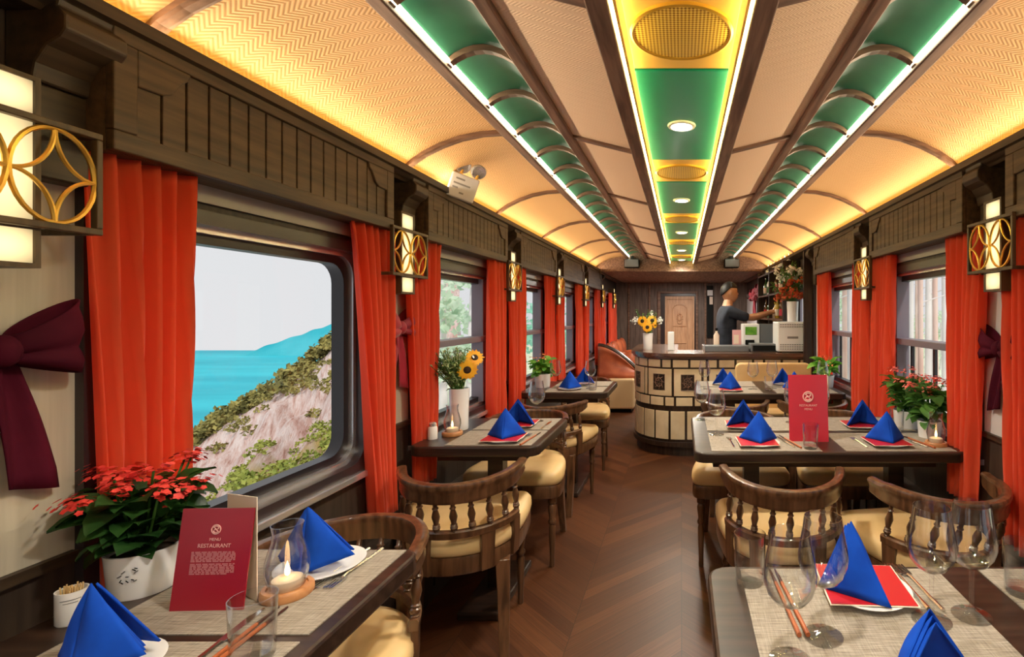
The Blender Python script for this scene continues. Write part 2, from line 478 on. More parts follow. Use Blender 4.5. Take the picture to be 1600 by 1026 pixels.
M['grey_plastic'] = plain('grey_plastic', (0.13, 0.14, 0.15), 0.4)
M['grey_text'] = plain('grey_print', (0.22, 0.22, 0.22), 0.6)
M['bar_dark'] = wood('bar_walnut', (0.018, 0.010, 0.007), (0.05, 0.028, 0.018), 'Z', 0.35, 0.3)
M['bar_top'] = wood('bar_top_wood', (0.075, 0.034, 0.019), (0.15, 0.075, 0.043), 'X', 0.25, 0.4)
M['bar_cream'] = noisy('bar_cream_panel', (0.68, 0.52, 0.31), (0.80, 0.65, 0.43), 6, rough=0.5)
M['sofa_leather'] = noisy('tan_sofa_leather', (0.30, 0.055, 0.020), (0.52, 0.13, 0.05), 5, rough=0.35, bump=0.1)
M['sofa_base'] = plain('sofa_cream_base', (0.72, 0.50, 0.27), 0.5)
M['shirt'] = noisy('navy_tshirt', (0.010, 0.015, 0.028), (0.028, 0.036, 0.060), 10, rough=0.85)
M['trousers'] = plain('dark_trousers', (0.012, 0.012, 0.016), 0.8)
M['skin'] = noisy('skin', (0.58, 0.29, 0.17), (0.66, 0.36, 0.22), 12, rough=0.5)
M['hair'] = plain('black_hair', (0.008, 0.006, 0.005), 0.55)
M['eye'] = plain('dark_eye', (0.01, 0.008, 0.006), 0.2)
M['lip'] = plain('lip', (0.42, 0.15, 0.11), 0.5)
M['gold_liquid'] = plain('amber_bottle', (0.55, 0.36, 0.05), 0.15, coat=0.5)
M['green_glass'] = plain('green_bottle', (0.02, 0.10, 0.03), 0.1, coat=0.6)
M['brown_glass'] = plain('brown_bottle', (0.10, 0.035, 0.01), 0.1, coat=0.6)
M['pink'] = plain('pink_card', (0.78, 0.42, 0.44), 0.6)
# outdoors
M['sea'] = noisy('turquoise_sea', (0.004, 0.36, 0.47), (0.02, 0.52, 0.63), 0.03, (0.5, 2.0, 1), 0.6, spec=0.2)
M['far_hill'] = noisy('haze_teal_headland', (0.03, 0.36, 0.45), (0.10, 0.50, 0.58), 0.06, rough=0.9, spec=0.0)  # distance haze painted into the hill as a teal tint
M['bark'] = noisy('pine_bark', (0.66, 0.42, 0.36), (0.84, 0.66, 0.60), 3, (1, 1, 0.3), 0.9, detail=8)
M['bark_grey'] = noisy('grey_bark', (0.68, 0.62, 0.63), (0.86, 0.81, 0.81), 3, (1, 1, 0.3), 0.9, detail=8)
M['hazy_foliage'] = noisy('hazy_foliage', (0.55, 0.72, 0.55), (0.80, 0.90, 0.76), 3, rough=0.8)  # leaf green paled so the colour itself carries the outdoor haze
M['meadow'] = noisy('pale_meadow', (0.62, 0.70, 0.46), (0.80, 0.84, 0.66), 2, rough=0.9)
M['bouquet_green'] = noisy('feathery_green', (0.22, 0.36, 0.12), (0.55, 0.68, 0.36), 14, rough=0.6)
M['teal_foliage'] = noisy('blue_green_foliage', (0.28, 0.66, 0.52), (0.56, 0.86, 0.74), 3, rough=0.8)
M['scrub'] = noisy('olive_scrub', (0.10, 0.10, 0.025), (0.36, 0.31, 0.09), 1.2, rough=0.9)
M['scrub_light'] = noisy('light_scrub', (0.12, 0.17, 0.02), (0.36, 0.38, 0.08), 1.2, rough=0.9)

for k_ in ('hazy_foliage', 'teal_foliage', 'bouquet_green'):
    nt = M[k_].node_tree; p_ = nt.nodes['Principled BSDF']; cr = [n for n in nt.nodes if n.type == 'VALTORGB'][0]
    tr = node(nt, 'ShaderNodeBsdfTranslucent'); nt.links.new(cr.outputs[0], tr.inputs[0])
    mx = node(nt, 'ShaderNodeMixShader'); mx.inputs[0].default_value = 0.5
    nt.links.new(p_.outputs[0], mx.inputs[1]); nt.links.new(tr.outputs[0], mx.inputs[2]); nt.links.new(mx.outputs[0], nt.nodes['Material Output'].inputs[0])

def cliff_mat():
    m = plain('pink_limestone', (0.6, 0.45, 0.4), 0.95, spec=0.0); nt = m.node_tree; p = nt.nodes['Principled BSDF']
    tc = node(nt, 'ShaderNodeTexCoord'); uvs = node(nt, 'ShaderNodeSeparateXYZ'); nt.links.new(tc.outputs['UV'], uvs.inputs[0])
    mp = node(nt, 'ShaderNodeMapping'); mp.inputs['Scale'].default_value = (26, 5, 1); mp.inputs['Rotation'].default_value = (0, 0, 0.25)
    nt.links.new(tc.outputs['UV'], mp.inputs[0])
    n = node(nt, 'ShaderNodeTexNoise'); n.inputs['Scale'].default_value = 2.0; n.inputs['Detail'].default_value = 9; n.inputs['Roughness'].default_value = 0.7
    nt.links.new(mp.outputs[0], n.inputs['Vector'])
    rock = ramp(nt, n.outputs['Fac'], [(0.33, (0.40, 0.20, 0.15)), (0.44, (0.70, 0.48, 0.42)), (0.58, (0.86, 0.73, 0.69)), (0.72, (0.72, 0.42, 0.31))])
    n2 = node(nt, 'ShaderNodeTexNoise'); n2.inputs['Scale'].default_value = 9.0; n2.inputs['Detail'].default_value = 6
    nt.links.new(tc.outputs['UV'], n2.inputs['Vector'])
    gr = ramp(nt, n2.outputs['Fac'], [(0.35, (0.20, 0.16, 0.03)), (0.6, (0.58, 0.42, 0.15))])
    # grass towards the train (v small) and in patches
    k = math_(nt, 'ADD', math_(nt, 'MULTIPLY', math_(nt, 'SUBTRACT', 0.30, uvs.outputs[1]), 6.0), math_(nt, 'MULTIPLY', math_(nt, 'SUBTRACT', n2.outputs['Fac'], 0.5), 5.0))
    k2 = math_(nt, 'ADD', k, math_(nt, 'MULTIPLY', math_(nt, 'SUBTRACT', uvs.outputs[0], 0.62), 4.0))
    cl = node(nt, 'ShaderNodeClamp'); nt.links.new(k2, cl.inputs[0])
    nt.links.new(mixc(nt, cl.outputs[0], rock, gr), p.inputs['Base Color'])
    b = node(nt, 'ShaderNodeBump'); b.inputs['Strength'].default_value = 0.8; b.inputs['Distance'].default_value = 0.5
    nt.links.new(n.outputs['Fac'], b.inputs['Height']); nt.links.new(b.outputs[0], p.inputs['Normal'])
    return m
M['cliff'] = cliff_mat()

# ============================================================ the carriage shell
W = 1.20                      # inner wall face
Y0, Y1 = -2.75, 9.5           # rear and end walls
HW = 0.10                     # wall thickness
PIER = {-1: [-3.05 + 1.30 * k for k in range(10)], 1: [-2.0 + 1.275 * k for k in range(10)]}
PIER[-1] = [-3.00, -1.71, -0.42, 0.87, 2.12, 3.42, 4.71, 6.00, 7.29, 8.58]
PIER[1] = [-3.20, -1.92, -0.65, 0.62, 1.90, 3.18, 4.46, 5.74, 7.02, 8.30]
WZ0, WZ1 = 0.715, 1.555       # window opening
PH = 0.155                    # half width of a pier

def windows(side):
    p = PIER[side]
    out = [(a + PH, b - PH) for a, b in zip(p, p[1:])]
    return [(a, b) for a, b in out if a > Y0]

# floor
struct(MB().box(-W - HW, W + HW, Y0 - 0.1, Y1 + 0.1, -0.06, 0.0).build('floor', M['floor'], smooth=False))

def wall(side):
    nm = 'wall_left' if side < 0 else 'wall_right'
    x0, x1 = (-W - HW, -W) if side < 0 else (W, W + HW)
    root = struct(MB().box(x0, x1, Y0, Y1, 0, WZ0).box(x0, x1, Y0, Y1, WZ1, 2.12).build(nm, M['wainscot'], smooth=False))
    wins = windows(side)
    edges = [Y0] + [e for w_ in wins for e in w_] + [Y1]
    piers = [(edges[i], edges[i + 1]) for i in range(0, len(edges), 2)]
    mb = MB(); low = MB()
    for a, b in piers:
        if b - a < 0.01: continue
        mb.box(x0, x1, a, b, 0.825, WZ1); low.box(x0, x1, a, b, WZ0, 0.825)
    mb.build('wall_covering', M['wallpaper'] if side < 0 else M['white_panel'], root, smooth=False)
    low.build('wainscot', M['wainscot'], root, smooth=False)
    # header band above the windows and a sill rail below
    xi = -W if side < 0 else W
    s = -side
    hb = MB()
    hb.box(min(xi, xi + s * 0.012), max(xi, xi + s * 0.012), Y0, Y1, 1.575, 1.64)
    hb.build('header_band', M['header'], root, smooth=False)
    return root
wall(-1); wall(1)

# wainscot cap and heater casing
for side, nm in ((-1, 'left'), (1, 'right')):
    xi = side * W; s = -side
    a, b = sorted((xi, xi + s * 0.014))
    mb = MB()
    for p in PIER[side]:
        if p < -0.9 or p > 9: continue
        mb.box(a, b, p - PH + 0.005, p + PH - 0.005, 0.815, 0.835)
    struct(mb.build('trim_1' if side < 0 else 'trim_2', M['wood_dark'], smooth=False))
    a, b = sorted((xi, xi + s * 0.07))
    mb = MB().box(a, b, Y0, Y1, 0.0, 0.42)
    for k in range(60):
        y = -1.0 + k * 0.16
        aa, bb = sorted((xi + s * 0.07, xi + s * 0.078))
        mb.box(aa, bb, y, y + 0.13, 0.06, 0.38)
    struct(mb.build('baseboard_' + nm, M['wainscot'], smooth=False))

# windows --------------------------------------------------------------
wid = 0
def window(side, y0, y1, sash):
    global wid
    wid += 1
    s = -side; xi = side * W; xo = side * (W + 0.075)
    def X(a, b): return sorted((a, b))
    root = thing('window_%d' % wid, '', 'x'); del root['category']; del root['label']; struct(root)
    root.location = (0, (y0 + y1) / 2, (WZ0 + WZ1) / 2)
    h = (WZ1 - WZ0) / 2; l = (y1 - y0) / 2
    def ring(mb, xa, xb, o, i, r=0.07):
        """rounded rectangular ring between outer inset o and inner inset i"""
        A = rrect(-l + o, l - o, -h + o, h - o, 0.012 if o < 0.01 else r, 6); B = rrect(-l + i, l - i, -h + i, h - i, r, 6)
        n = len(A); vs_ = []
        for x in (xa, xb):
            vs_ += [(x, y, z) for y, z in A] + [(x, y, z) for y, z in B]
        fs = []
        for k in range(n):
            j = (k + 1) % n
            fs += [(k, j, n + j, n + k), (2 * n + k, 3 * n + k, 3 * n + j, 2 * n + j), (k, 2 * n + k, 2 * n + j, j), (n + k, n + j, 3 * n + j, 3 * n + k)]
        mb.add(vs_, fs)
    mb = MB(); ring(mb, xi + s * 0.018, xo, 0.0, 0.035); mb.build('surround', M['frame_dark'], root, angle=0.5)
    mb = MB(); ring(mb, xi - s * 0.012, xo, 0.034, 0.052); mb.build('bead', M['alu'], root, angle=0.5)
    mb = MB(); ring(mb, xi - s * 0.03, xo, 0.051, 0.078); mb.build('gasket', M['frame_black'], root, angle=0.5)
    mb = MB(); mb.box(*X(xo - s * 0.006, xo), -l + 0.05, l - 0.05, -h + 0.05, h - 0.05); mb.build('pane', M['glass'], root, smooth=False)
    # sill shelf
    mb = MB(); mb.box(*X(xi + s * 0.035, xo), -l, l, -h - 0.02, -h + 0.004); mb.build('sill', M['alu'] if side < 0 else M['frame_lilac'], root, smooth=False, bevel=0.004)
    if sash:
        zc = 1.145 - (WZ0 + WZ1) / 2
        mb = MB(); mb.box(*X(xi + s * 0.006, xo + s * 0.002), -l + 0.04, l - 0.04, zc - 0.017, zc + 0.017)
        mb.box(*X(xi, xo + s * 0.002), l - 0.13, l - 0.075, -h + 0.05, h - 0.05)
        mb.build('sash_bar', M['frame_lilac'], root, smooth=False, bevel=0.004)
        if side > 0:
            mb = MB()
            for t in (-0.42, 0.1, 0.62):
                mb.box(*X(xo + s * 0.002, xo + s * 0.016), t * l - 0.011, t * l + 0.011, -h + 0.05, zc)
            mb.build('lower_post', M['frame_black'], root, smooth=False)
for side in (-1, 1):
    for y0, y1 in windows(side):
        if y1 - y0 < 0.3: continue
        sea = side < 0 and y0 > 0.9 and y0 < 1.2
        window(side, y0, y1, not sea and y0 > 0.7)

# ceiling ---------------------------------------------------------------
YC0, YC1 = Y0, 6.9
COVE = [(1.175, 1.870), (1.155, 1.902), (1.12, 1.936), (1.07, 1.970), (1.00, 2.005), (0.92, 2.034), (0.83, 2.052), (0.735, 2.058)]
INNER = [(0.455, 2.040), (0.33, 2.008), (0.20, 1.976)]
def strip(profile, y0, y1, ny=1):
    """ceiling skin from a cross-section, with arc length and y as uv"""
    L = [0.0]
    for a, b in zip(profile, profile[1:]): L.append(L[-1] + math.dist(a, b))
    mb = MB(); n = len(profile) - 1
    mb.grid(lambda u, v: (profile[round(u * n)][0], lerp(y0, y1, v), profile[round(u * n)][1]), n, ny, lambda u, v: (L[round(u * n)], lerp(y0, y1, v)))
    return mb
cnum = [0]
def ceil_piece(mb, m, **k):
    o = struct(mb.build('ceiling', m, **k)); return o
for s in (-1, 1):
    ceil_piece(strip([(s * x, z) for x, z in COVE], YC0, YC1), M['ceil_out'], fix=False)
    ceil_piece(strip([(s * x, z) for x, z in INNER], YC0, YC1), M['ceil_in'], fix=False)
    # green trough
    prof = [(0.705, 2.055), (0.68, 2.085), (0.63, 2.103), (0.57, 2.108), (0.51, 2.095), (0.485, 2.07), (0.482, 2.045)]
    ceil_piece(strip([(s * x, z) for x, z in prof], YC0, YC1), M['green_side'], fix=False)
# roof above everything, keeps daylight out
struct(MB().box(-W - HW, W + HW, Y0, Y1, 2.13, 2.16).build('ceiling_slab', M['wood_dark'], smooth=False))
# long beams
def beam(x0, x1, z0, z1):
    return struct(MB().box(x0, x1, YC0, YC1, z0, z1).build('ceiling_beam', M['wood_beam'], smooth=False, bevel=0.004))
for s in (-1, 1):
    beam(*sorted((s * 0.742, s * 0.700)), 2.030, 2.09)
    beam(*sorted((s * 0.488, s * 0.450)), 2.022, 2.09)
    beam(*sorted((s * 0.205, s * 0.155)), 1.950, 2.06)
# ribs across the woven vaults
for k in range(6):
    y = 1.12 + 1.04 * k
    for s in (-1, 1):
        mb = MB()
        mb.sweep([(s * x * 0.998, y, z - 0.004) for x, z in COVE], [(-0.018, -0.010), (-0.009, -0.013), (0.009, -0.013), (0.018, -0.010), (0.018, 0.012), (-0.018, 0.012)])
        mb.sweep([(s * x, y, z - 0.003) for x, z in INNER], [(-0.016, -0.008), (0.016, -0.008), (0.016, 0.008), (-0.016, 0.008)])
        struct(mb.build('ceiling_rib', M['wood_rib'], smooth=False))
# small arched bars over the green troughs
for s in (-1, 1):
    mb = MB()
    k = 0; y = -0.30
    while y < 6.8:
        pts = [(s * lerp(0.705, 0.485, t), y, 2.045 + 0.050 * sin(pi * t) ** 0.8 - 0.004 * t) for t in [i / 8 for i in range(9)]]
        mb.sweep(pts, [(-0.013, -0.008), (0.013, -0.008), (0.013, 0.010), (-0.013, 0.010)])
        y += 0.31
    struct(mb.build('ceiling_trough_bars', M['wood_rib'], smooth=False))
# middle panels: alternating green boards and amber boards with woven discs
per = 1.262
y = 1.477 - 2 * per
greens = []
while y < YC1 - 0.05:
    a, b = y, min(y + 0.868, YC1)
    if b > YC0:
        struct(MB().box(-0.135, 0.135, a + 0.004, b - 0.004, 1.992, 2.006).build('ceiling_panel', M['green'], smooth=False, bevel=0.003)); greens.append((a + b) / 2)
    a, b = b, min(b + per - 0.868, YC1)
    if b - a > 0.1:
        struct(MB().box(-0.135, 0.135, a + 0.004, b - 0.004, 1.994, 2.006).build('ceiling_panel', M['orange_panel'], smooth=False, bevel=0.003))
        if a > 0:
            i = len([o for o in C.objects if o.name.startswith('ceiling_medallion')])
            t = thing('ceiling_medallion', ['round gold woven medallion between the two big green ceiling boards nearest overhead', 'small gold woven medallion in second amber ceiling board', 'tiny gold woven medallion in third amber ceiling board', 'tiny gold woven medallion in fourth amber ceiling board', 'last tiny gold woven medallion before the bar'][min(i, 4)], 'ceiling decoration', (0, (a + b) / 2, 1.995), group='woven ceiling medallions')
            MB().lathe([(0, -0.010), (0.06, -0.0095), (0.118, -0.007), (0.118, 0.001), (0, 0.001)], 48).build('woven_disc', M['gold_disc'], t)
            MB().lathe([(0.117, 0.001), (0.117, -0.009), (0.122, -0.012), (0.128, -0.009), (0.128, 0.001)], 48).build('rim', M['gold'], t)
    y = b
# backing above the middle panels and side edges
struct(MB().box(-0.16, 0.16, YC0, YC1, 2.03, 2.04).build('ceiling_backing', M['orange_panel'], smooth=False))

# end of the vaulted ceiling: wooden arch face and low soffit over the bar
face = [(-W, 1.855)] + [(-x, z - 0.001) for x, z in COVE if z > 1.855] + [(-0.45, 2.04), (-0.2, 1.975), (0.2, 1.975), (0.45, 2.04)] + [(x, z - 0.001) for x, z in reversed(COVE) if z > 1.855] + [(W, 1.855)]
face = [(-W, 1.855), (W, 1.855), (W, 2.125), (-W, 2.125)]
mb = MB(); n = len(face)
mb.add([(x, 6.9, z) for x, z in face] + [(x, 6.95, z) for x, z in face], [tuple(range(n)), tuple(reversed(range(n, 2 * n)))] + [(i, (i + 1) % n, n + (i + 1) % n, n + i) for i in range(n)])
struct(mb.build('wall_bulkhead', M['wood_beam'], smooth=False))
struct(MB().box(-W, W, 6.95, Y1, 1.855, 1.90).build('ceiling_soffit', M['wood_beam'], smooth=False))
for s in (-1, 1):
    struct(MB().box(*sorted((s * 1.07, s * 1.10)), 6.9, Y1, 1.835, 1.86).build('trim_3', M['wood_val'], smooth=False))

# cornices with the cove lighting
for s, nm in ((-1, 4), (1, 5)):
    prof = [(0.0, 1.872), (0.065, 1.872), (0.075, 1.880), (0.085, 1.884), (0.10, 1.893), (0.114, 1.896), (0.114, 1.922), (0.106, 1.924), (0.103, 1.909), (0.0, 1.908)]
    mb = MB(); m_ = len(prof)
    pr = [(s * (W - x), z - 0.035) for x, z in prof]
    mb.add([(x, y_, z) for y_ in (YC0, 6.9) for x, z in pr], [tuple(range(m_)), tuple(range(m_, 2 * m_))] + [(i, (i + 1) % m_, m_ + (i + 1) % m_, m_ + i) for i in range(m_)])
    struct(mb.build('trim_%d' % nm, M['wood_dark'], smooth=False))

def led(name, m, x0, x1, z0, z1, label):
    o = MB().box(min(x0, x1), max(x0, x1), -1.0, 6.88, z0, z1).build(name, m, smooth=False)
    tag(o, label, 'light strip', 'hidden ceiling light strips')
for s, w_ in ((-1, 'sea'), (1, 'forest')):
    led('light_strip', M['led_cove'], s * 1.118, s * 1.130, 1.8735, 1.880, 'amber light strip glowing along the cornice above the %s side windows' % w_)
    led('light_strip', M['led_side'], s * 0.698, s * 0.692, 2.046, 2.058, 'pale white light strip along the green ceiling trough on the %s side' % w_)
    led('light_strip', M['led_mid'], s * 0.154, s * 0.149, 1.962, 1.970, 'thin yellow light strip edging the middle green boards towards the %s side' % w_)

for s in (-1, 1):  # unseen fill lights on the cornice ledges, added to brighten the woven ceiling
    l = bpy.data.lights.new('cornice_fill', 'AREA'); l.shape = 'RECTANGLE'; l.size = 9.3; l.size_y = 0.012; l.energy = L_FILL; l.color = (1.0, 0.80, 0.55); l.spread = radians(150)
    o = bpy.data.objects.new('cornice_fill', l); o.location = (s * 1.135, 2.2, 1.8895)
    # light faces across the carriage, tipped slightly upwards
    dz = Vector((-s, 0, 0.16)).normalized()
    X_ = Vector((0, 1, 0)); Z_ = -dz; Y_ = Z_.cross(X_)
    o.rotation_euler = Matrix((X_, Y_, Z_)).transposed().to_euler()
    C.objects.link(o)
# end wall with carved door -----------------------------------------------
struct(MB().box(-W, -0.44, 9.5, 9.6, 0, 1.9).box(0.30, W, 9.5, 9.6, 0, 1.9).box(-0.44, 0.30, 9.5, 9.6, 1.70, 1.9).build('wall_end', M['wood_end'], smooth=False))
struct(MB().box(-W - HW, W + HW, Y0 - 0.1, Y0, 0, 2.12).build('wall_rear', M['wallpaper'], smooth=False))
d = thing('door_1', '', 'x', (-0.04, 9.5, 0)); del d['label']; del d['category']; struct(d)
mb = MB().box(-0.40, -0.345, -0.03, 0.06, 0, 1.70).box(0.30, 0.34, -0.03, 0.06, 0, 1.70).box(-0.345, 0.30, -0.03, 0.06, 1.66, 1.70)
mb.build('casing', M['wood_rib'], d, smooth=False, bevel=0.006)
MB().box(-0.345, -0.265, 0.0, 0.05, 0, 1.66).box(0.275, 0.30, 0.0, 0.05, 0, 1.66).box(-0.265, 0.275, 0.0, 0.05, 1.61, 1.66).build('door_frame', M['frame_dark'], d, smooth=False)
MB().box(-0.265, 0.275, 0.02, 0.05, 0, 1.61).build('door_leaf', M['wood_door'], d, smooth=False)
mb = MB()
arch = [(-0.13, 0.012, 0.62), (-0.13, 0.012, 1.36)] + [(0.005 + 0.135 * cos(radians(a)), 0.012, 1.36 + 0.10 * sin(radians(a))) for a in range(170, 5, -15)] + [(0.14, 0.012, 1.36), (0.14, 0.012, 0.62)]
mb.tube(arch + [arch[0]], 0.010, 6)
mb.tube([(-0.225, 0.014, 0.30), (-0.225, 0.014, 1.55), (0.235, 0.014, 1.55), (0.235, 0.014, 0.30), (-0.225, 0.014, 0.30)], 0.008, 6)
for k in range(14):
    a = 2 * pi * k / 14
    mb.ball((0.005 + 0.05 * cos(a), 0.014, 1.20 + 0.09 * sin(a)), (0.015, 0.01, 0.02), 8, 5)
mb.ball((0.005, 0.012, 1.20), (0.035, 0.014, 0.05), 10, 6)
mb.tube([(-0.12, 0.014, 1.06), (0.13, 0.014, 1.06)], 0.009, 6)
mb.tube([(-0.12, 0.014, 0.75), (0.13, 0.014, 0.75)], 0.009, 6)
mb.build('carving', M['wood_door'], d)
# pilasters on the end wall
struct(MB().box(0.42, 0.45, 9.46, 9.5, 0, 1.85).box(-0.60, -0.57, 9.47, 9.5, 0, 1.85).box(-0.98, -0.95, 9.48, 9.5, 0, 1.85).build('trim_6', M['wood_rib'], smooth=False))

# ============================================================ valances, corbels
def make_valance(L, s):
    """s = side; local origin at wall face, y centre, z bottom"""
    k = -s
    d = 0.10; H = 0.245
    def X(a, b): return sorted((k * a, k * b))
    root = thing('window_valance', '', 'valance', group='carved valances above the windows')
    MB().box(*X(0.0, d - 0.018), -L / 2, L / 2, 0.0, H).build('box', M['wood_val'], root, smooth=False)
    mb = MB()
    mb.box(*X(d - 0.018, d), -L / 2, L / 2, 0.0, 0.040)
    mb.box(*X(d - 0.018, d), -L / 2, L / 2, H - 0.030, H)
    for e in (-1, 1):
        a, b = sorted((e * L / 2, e * (L / 2 - 0.045)))
        mb.box(*X(d - 0.018, d), a, b, 0.04, H - 0.03)
        # ogee spandrel in the upper corner
        q = [(0.0, 0.0)] + [(0.105 - 0.075 * (1 - cos(radians(a))), 0.0 - 0.07 * sin(radians(a)) * 1.0) for a in range(0, 91, 15)] + [(0.0, -0.075)]
        q = [(0, 0), (0.115, 0), (0.108, -0.018), (0.092, -0.03), (0.082, -0.045), (0.072, -0.062), (0.05, -0.072), (0.0, -0.074)]
        pts = [(e * (L / 2 - 0.045 - a), H - 0.03 + b) for a, b in q]
        n = len(pts); xa, xb = X(d - 0.018, d)
        mb.add([(xa, y, z) for y, z in pts] + [(xb, y, z) for y, z in pts], [tuple(range(n)), tuple(range(n, 2 * n))] + [(i, (i + 1) % n, n + (i + 1) % n, n + i) for i in range(n)])
    mb.build('face_frame', M['wood_val'], root, smooth=False, bevel=0.003)
    mb = MB(); w_ = 0.055; n = int((L - 0.09) / w_); w_ = (L - 0.09) / n
    for i in range(n):
        y = -L / 2 + 0.045 + i * w_
        mb.box(*X(d - 0.018, d - 0.0085), y + 0.0025, y + w_ - 0.0025, 0.04, H - 0.03)
    mb.build('planks', M['wood_val'], root, smooth=False, bevel=0.002)
    return root
for side, nm in ((-1, 'sea'), (1, 'forest')):
    p = PIER[side]; i = 0
    ordn = ['first', 'second', 'third', 'fourth', 'fifth', 'sixth', 'seventh', 'eighth']
    for a, b in zip(p, p[1:]):
        if b < 0.7 or (side > 0 and a > 4.4) or a > 7.2: continue
        if side < 0: lab = ['valance over the window behind the wall lamp nearest the viewer', 'dark grooved wooden valance over the big sea view window', 'dark grooved wooden valance over the window with the sunflower vase', 'dark grooved valance third along the sea side, past the second lamp pair', 'dark grooved valance fourth along the sea side towards the bar', 'dark grooved valance fifth along the sea side towards the bar', 'dark grooved valance last along the sea side near the sofa'][i]
        else: lab = ['dark valance behind the first wall lamp on the forest side', 'dark grooved wooden valance cut off by the picture edge on the forest side', 'dark grooved wooden valance over the window with pine trunks', 'dark grooved wooden valance over the forest side window beside the bar'][i]
        t = make_valance(b - a - 0.27, side)
        t['label'] = lab
        t.location = (side * W, (a + b) / 2, 1.618); i += 1
    # carved bracket on each pier between valances
    for j, y in enumerate([q for q in p if 0.5 < q < (4.6 if side > 0 else 8)]):
        k = -side
        o = MB()
        prof = [(0.0, 0.0), (0.05, 0.0), (0.055, 0.03), (0.075, 0.06), (0.10, 0.075), (0.11, 0.09), (0.11, 0.115), (0.095, 0.13), (0.10, 0.15), (0.0, 0.15)]
        n = len(prof)
        o.add([(k * x, yy, z) for yy in (-0.052, 0.052) for x, z in prof], [tuple(range(n)), tuple(range(n, 2 * n))] + [(i2, (i2 + 1) % n, n + (i2 + 1) % n, n + i2) for i2 in range(n)])
        o.box(*sorted((0, k * 0.045)), -0.042, 0.042, -0.17, 0.0)
        ob = o.build('wall_bracket', M['wood_dark'], smooth=False, bevel=0.004)
        ob.location = (side * W, y + (0.10 if y < 1 and side < 0 else 0.065), 1.715)
        tag(ob, '%s dark carved wooden bracket under the cornice on the %s side' % (ordn[j], nm), 'bracket', 'carved brackets under the cornices')

# ============================================================ wall lamps
def make_sconce():
    # local: x+ = into the room, z origin at lamp centre
    root = thing('wall_sconce', '', 'wall lamp', group='wall lamps with ring lattices')
    f = MB()
    f.box(0, 0.055, -0.052, 0.052, -0.163, 0.163)
    for y0, y1 in ((-0.052, -0.044), (0.044, 0.052)): f.box(0.055, 0.098, y0, y1, -0.163, 0.163)
    for z0, z1 in ((-0.163, -0.155), (0.155, 0.163), (-0.098, -0.090), (0.090, 0.098)): f.box(0.055, 0.098, -0.044, 0.044, z0, z1)
    f.build('lamp_box', M['sconce_frame'], root, smooth=False)
    for z0, z1 in ((-0.155, -0.098), (-0.090, 0.090), (0.098, 0.155)):
        MB().box(0.056, 0.094, -0.0435, 0.0435, z0, z1).build('diffuser', M['diffuser'], root, smooth=False)
    f = MB()
    for z0, z1 in ((-0.095, -0.083), (0.083, 0.095)):
        f.box(0.099, 0.113, -0.135, 0.135, z0, z1)
        for y0, y1 in ((-0.135, -0.127), (0.127, 0.135)): f.box(0.0, 0.099, y0, y1, z0, z1)
    for y0, y1 in ((-0.135, -0.125), (0.125, 0.135)): f.box(0.099, 0.113, y0, y1, -0.083, 0.083)
    f.build('lattice_frame', M['sconce_frame'], root, smooth=False, bevel=0.002)
    for e in (-1, 1):
        g = MB(); cy = e * 0.0635; r = 0.062; rz = 0.082
        g.tube([(0.107, cy + r * cos(2 * pi * i / 32), rz * sin(2 * pi * i / 32)) for i in range(32)], 0.0042, 6, closed=True)
        for q in range(4):
            sy, sz = (1, 1, -1, -1)[q], (1, -1, -1, 1)[q]
            pts = [(0.107, cy + sy * r * (1 - cos(radians(a))) * 1.0, sz * rz * (1 - sin(radians(a)))) for a in range(0, 91, 9)]
            g.tube(pts, 0.0036, 6)
        g.build('ring_ornament', M['gold'], root)
    return root
sconce = Kind(make_sconce)
for i, y in enumerate([0.84, 2.09, 3.40, 4.69, 5.98, 7.27, 8.5]):
    sconce((-W, y, 1.54), 0, ['large glowing wall lamp beside the burgundy bow, cut off by the picture edge', 'glowing wall lamp on the pillar past the sea view window', 'glowing wall lamp between the second and third sea side windows', 'fourth glowing wall lamp along the sea side', 'fifth small glowing wall lamp along the sea side', 'sixth tiny glowing wall lamp along the sea side', 'last tiny glowing wall lamp by the end wall'][i], 'wall lamps with ring lattices')
for i, y in enumerate([1.84, 3.14]):
    sconce((W, y, 1.54), pi, ['glowing wall lamp above the dark bow on the forest side', 'smaller glowing wall lamp past the pine view window on the forest side'][i], 'wall lamps with ring lattices')

# ============================================================ curtains
def curtain(side, t0, t1, b0, b1, zb, label, folds=7, xo=0.055, zt=1.622, gather=None):
    x = side * (W - xo); rr = random.Random(int(t0 * 100) + side)
    ph = rr.uniform(0, 6)
    def fn(u, v):
        k = v ** 0.8
        a = lerp(t0, b0, k); b = lerp(t1, b1, k)
        amp = lerp(0.017, 0.024, v) * (0.75 + 0.5 * sin(5.1 * u + ph) ** 2)
        uu = u + 0.03 * sin(9 * u + 3 * v + ph) + 0.015 * sin(17 * u + ph)
        px = x + side * -1 * amp * (sin(uu * folds * 2 * pi + ph) + 0.35 * sin(uu * folds * 4 * pi + 2.2 * v + ph))
        if gather and abs(v - gather) < 0.25:
            g = 1 - abs(v - gather) / 0.25; g = g * g * (3 - 2 * g) * 0.35
            m_ = (a + b) / 2; a = lerp(a, m_, g); b = lerp(b, m_, g)
        return (px, lerp(a, b, uu * 0.98 + 0.01), lerp(zt, zb, v) + 0.004 * sin(folds * 6 * u))
    root = MB().grid(fn, folds * 10, 26).build('curtain', M['curtain'], solid=0.003, angle=3.0)
    tag(root, label, 'curtain', 'orange-red window curtains')
    return root
curtain(-1, 1.00, 1.215, 1.035, 1.19, 0.62, 'orange-red curtain hanging behind the red flowering plant beside the sea view window', 5, xo=0.045)
curtain(-1, 1.775, 2.07, 1.93, 2.06, 0.52, 'bright orange-red curtain at the far end of the sea view window', 6)
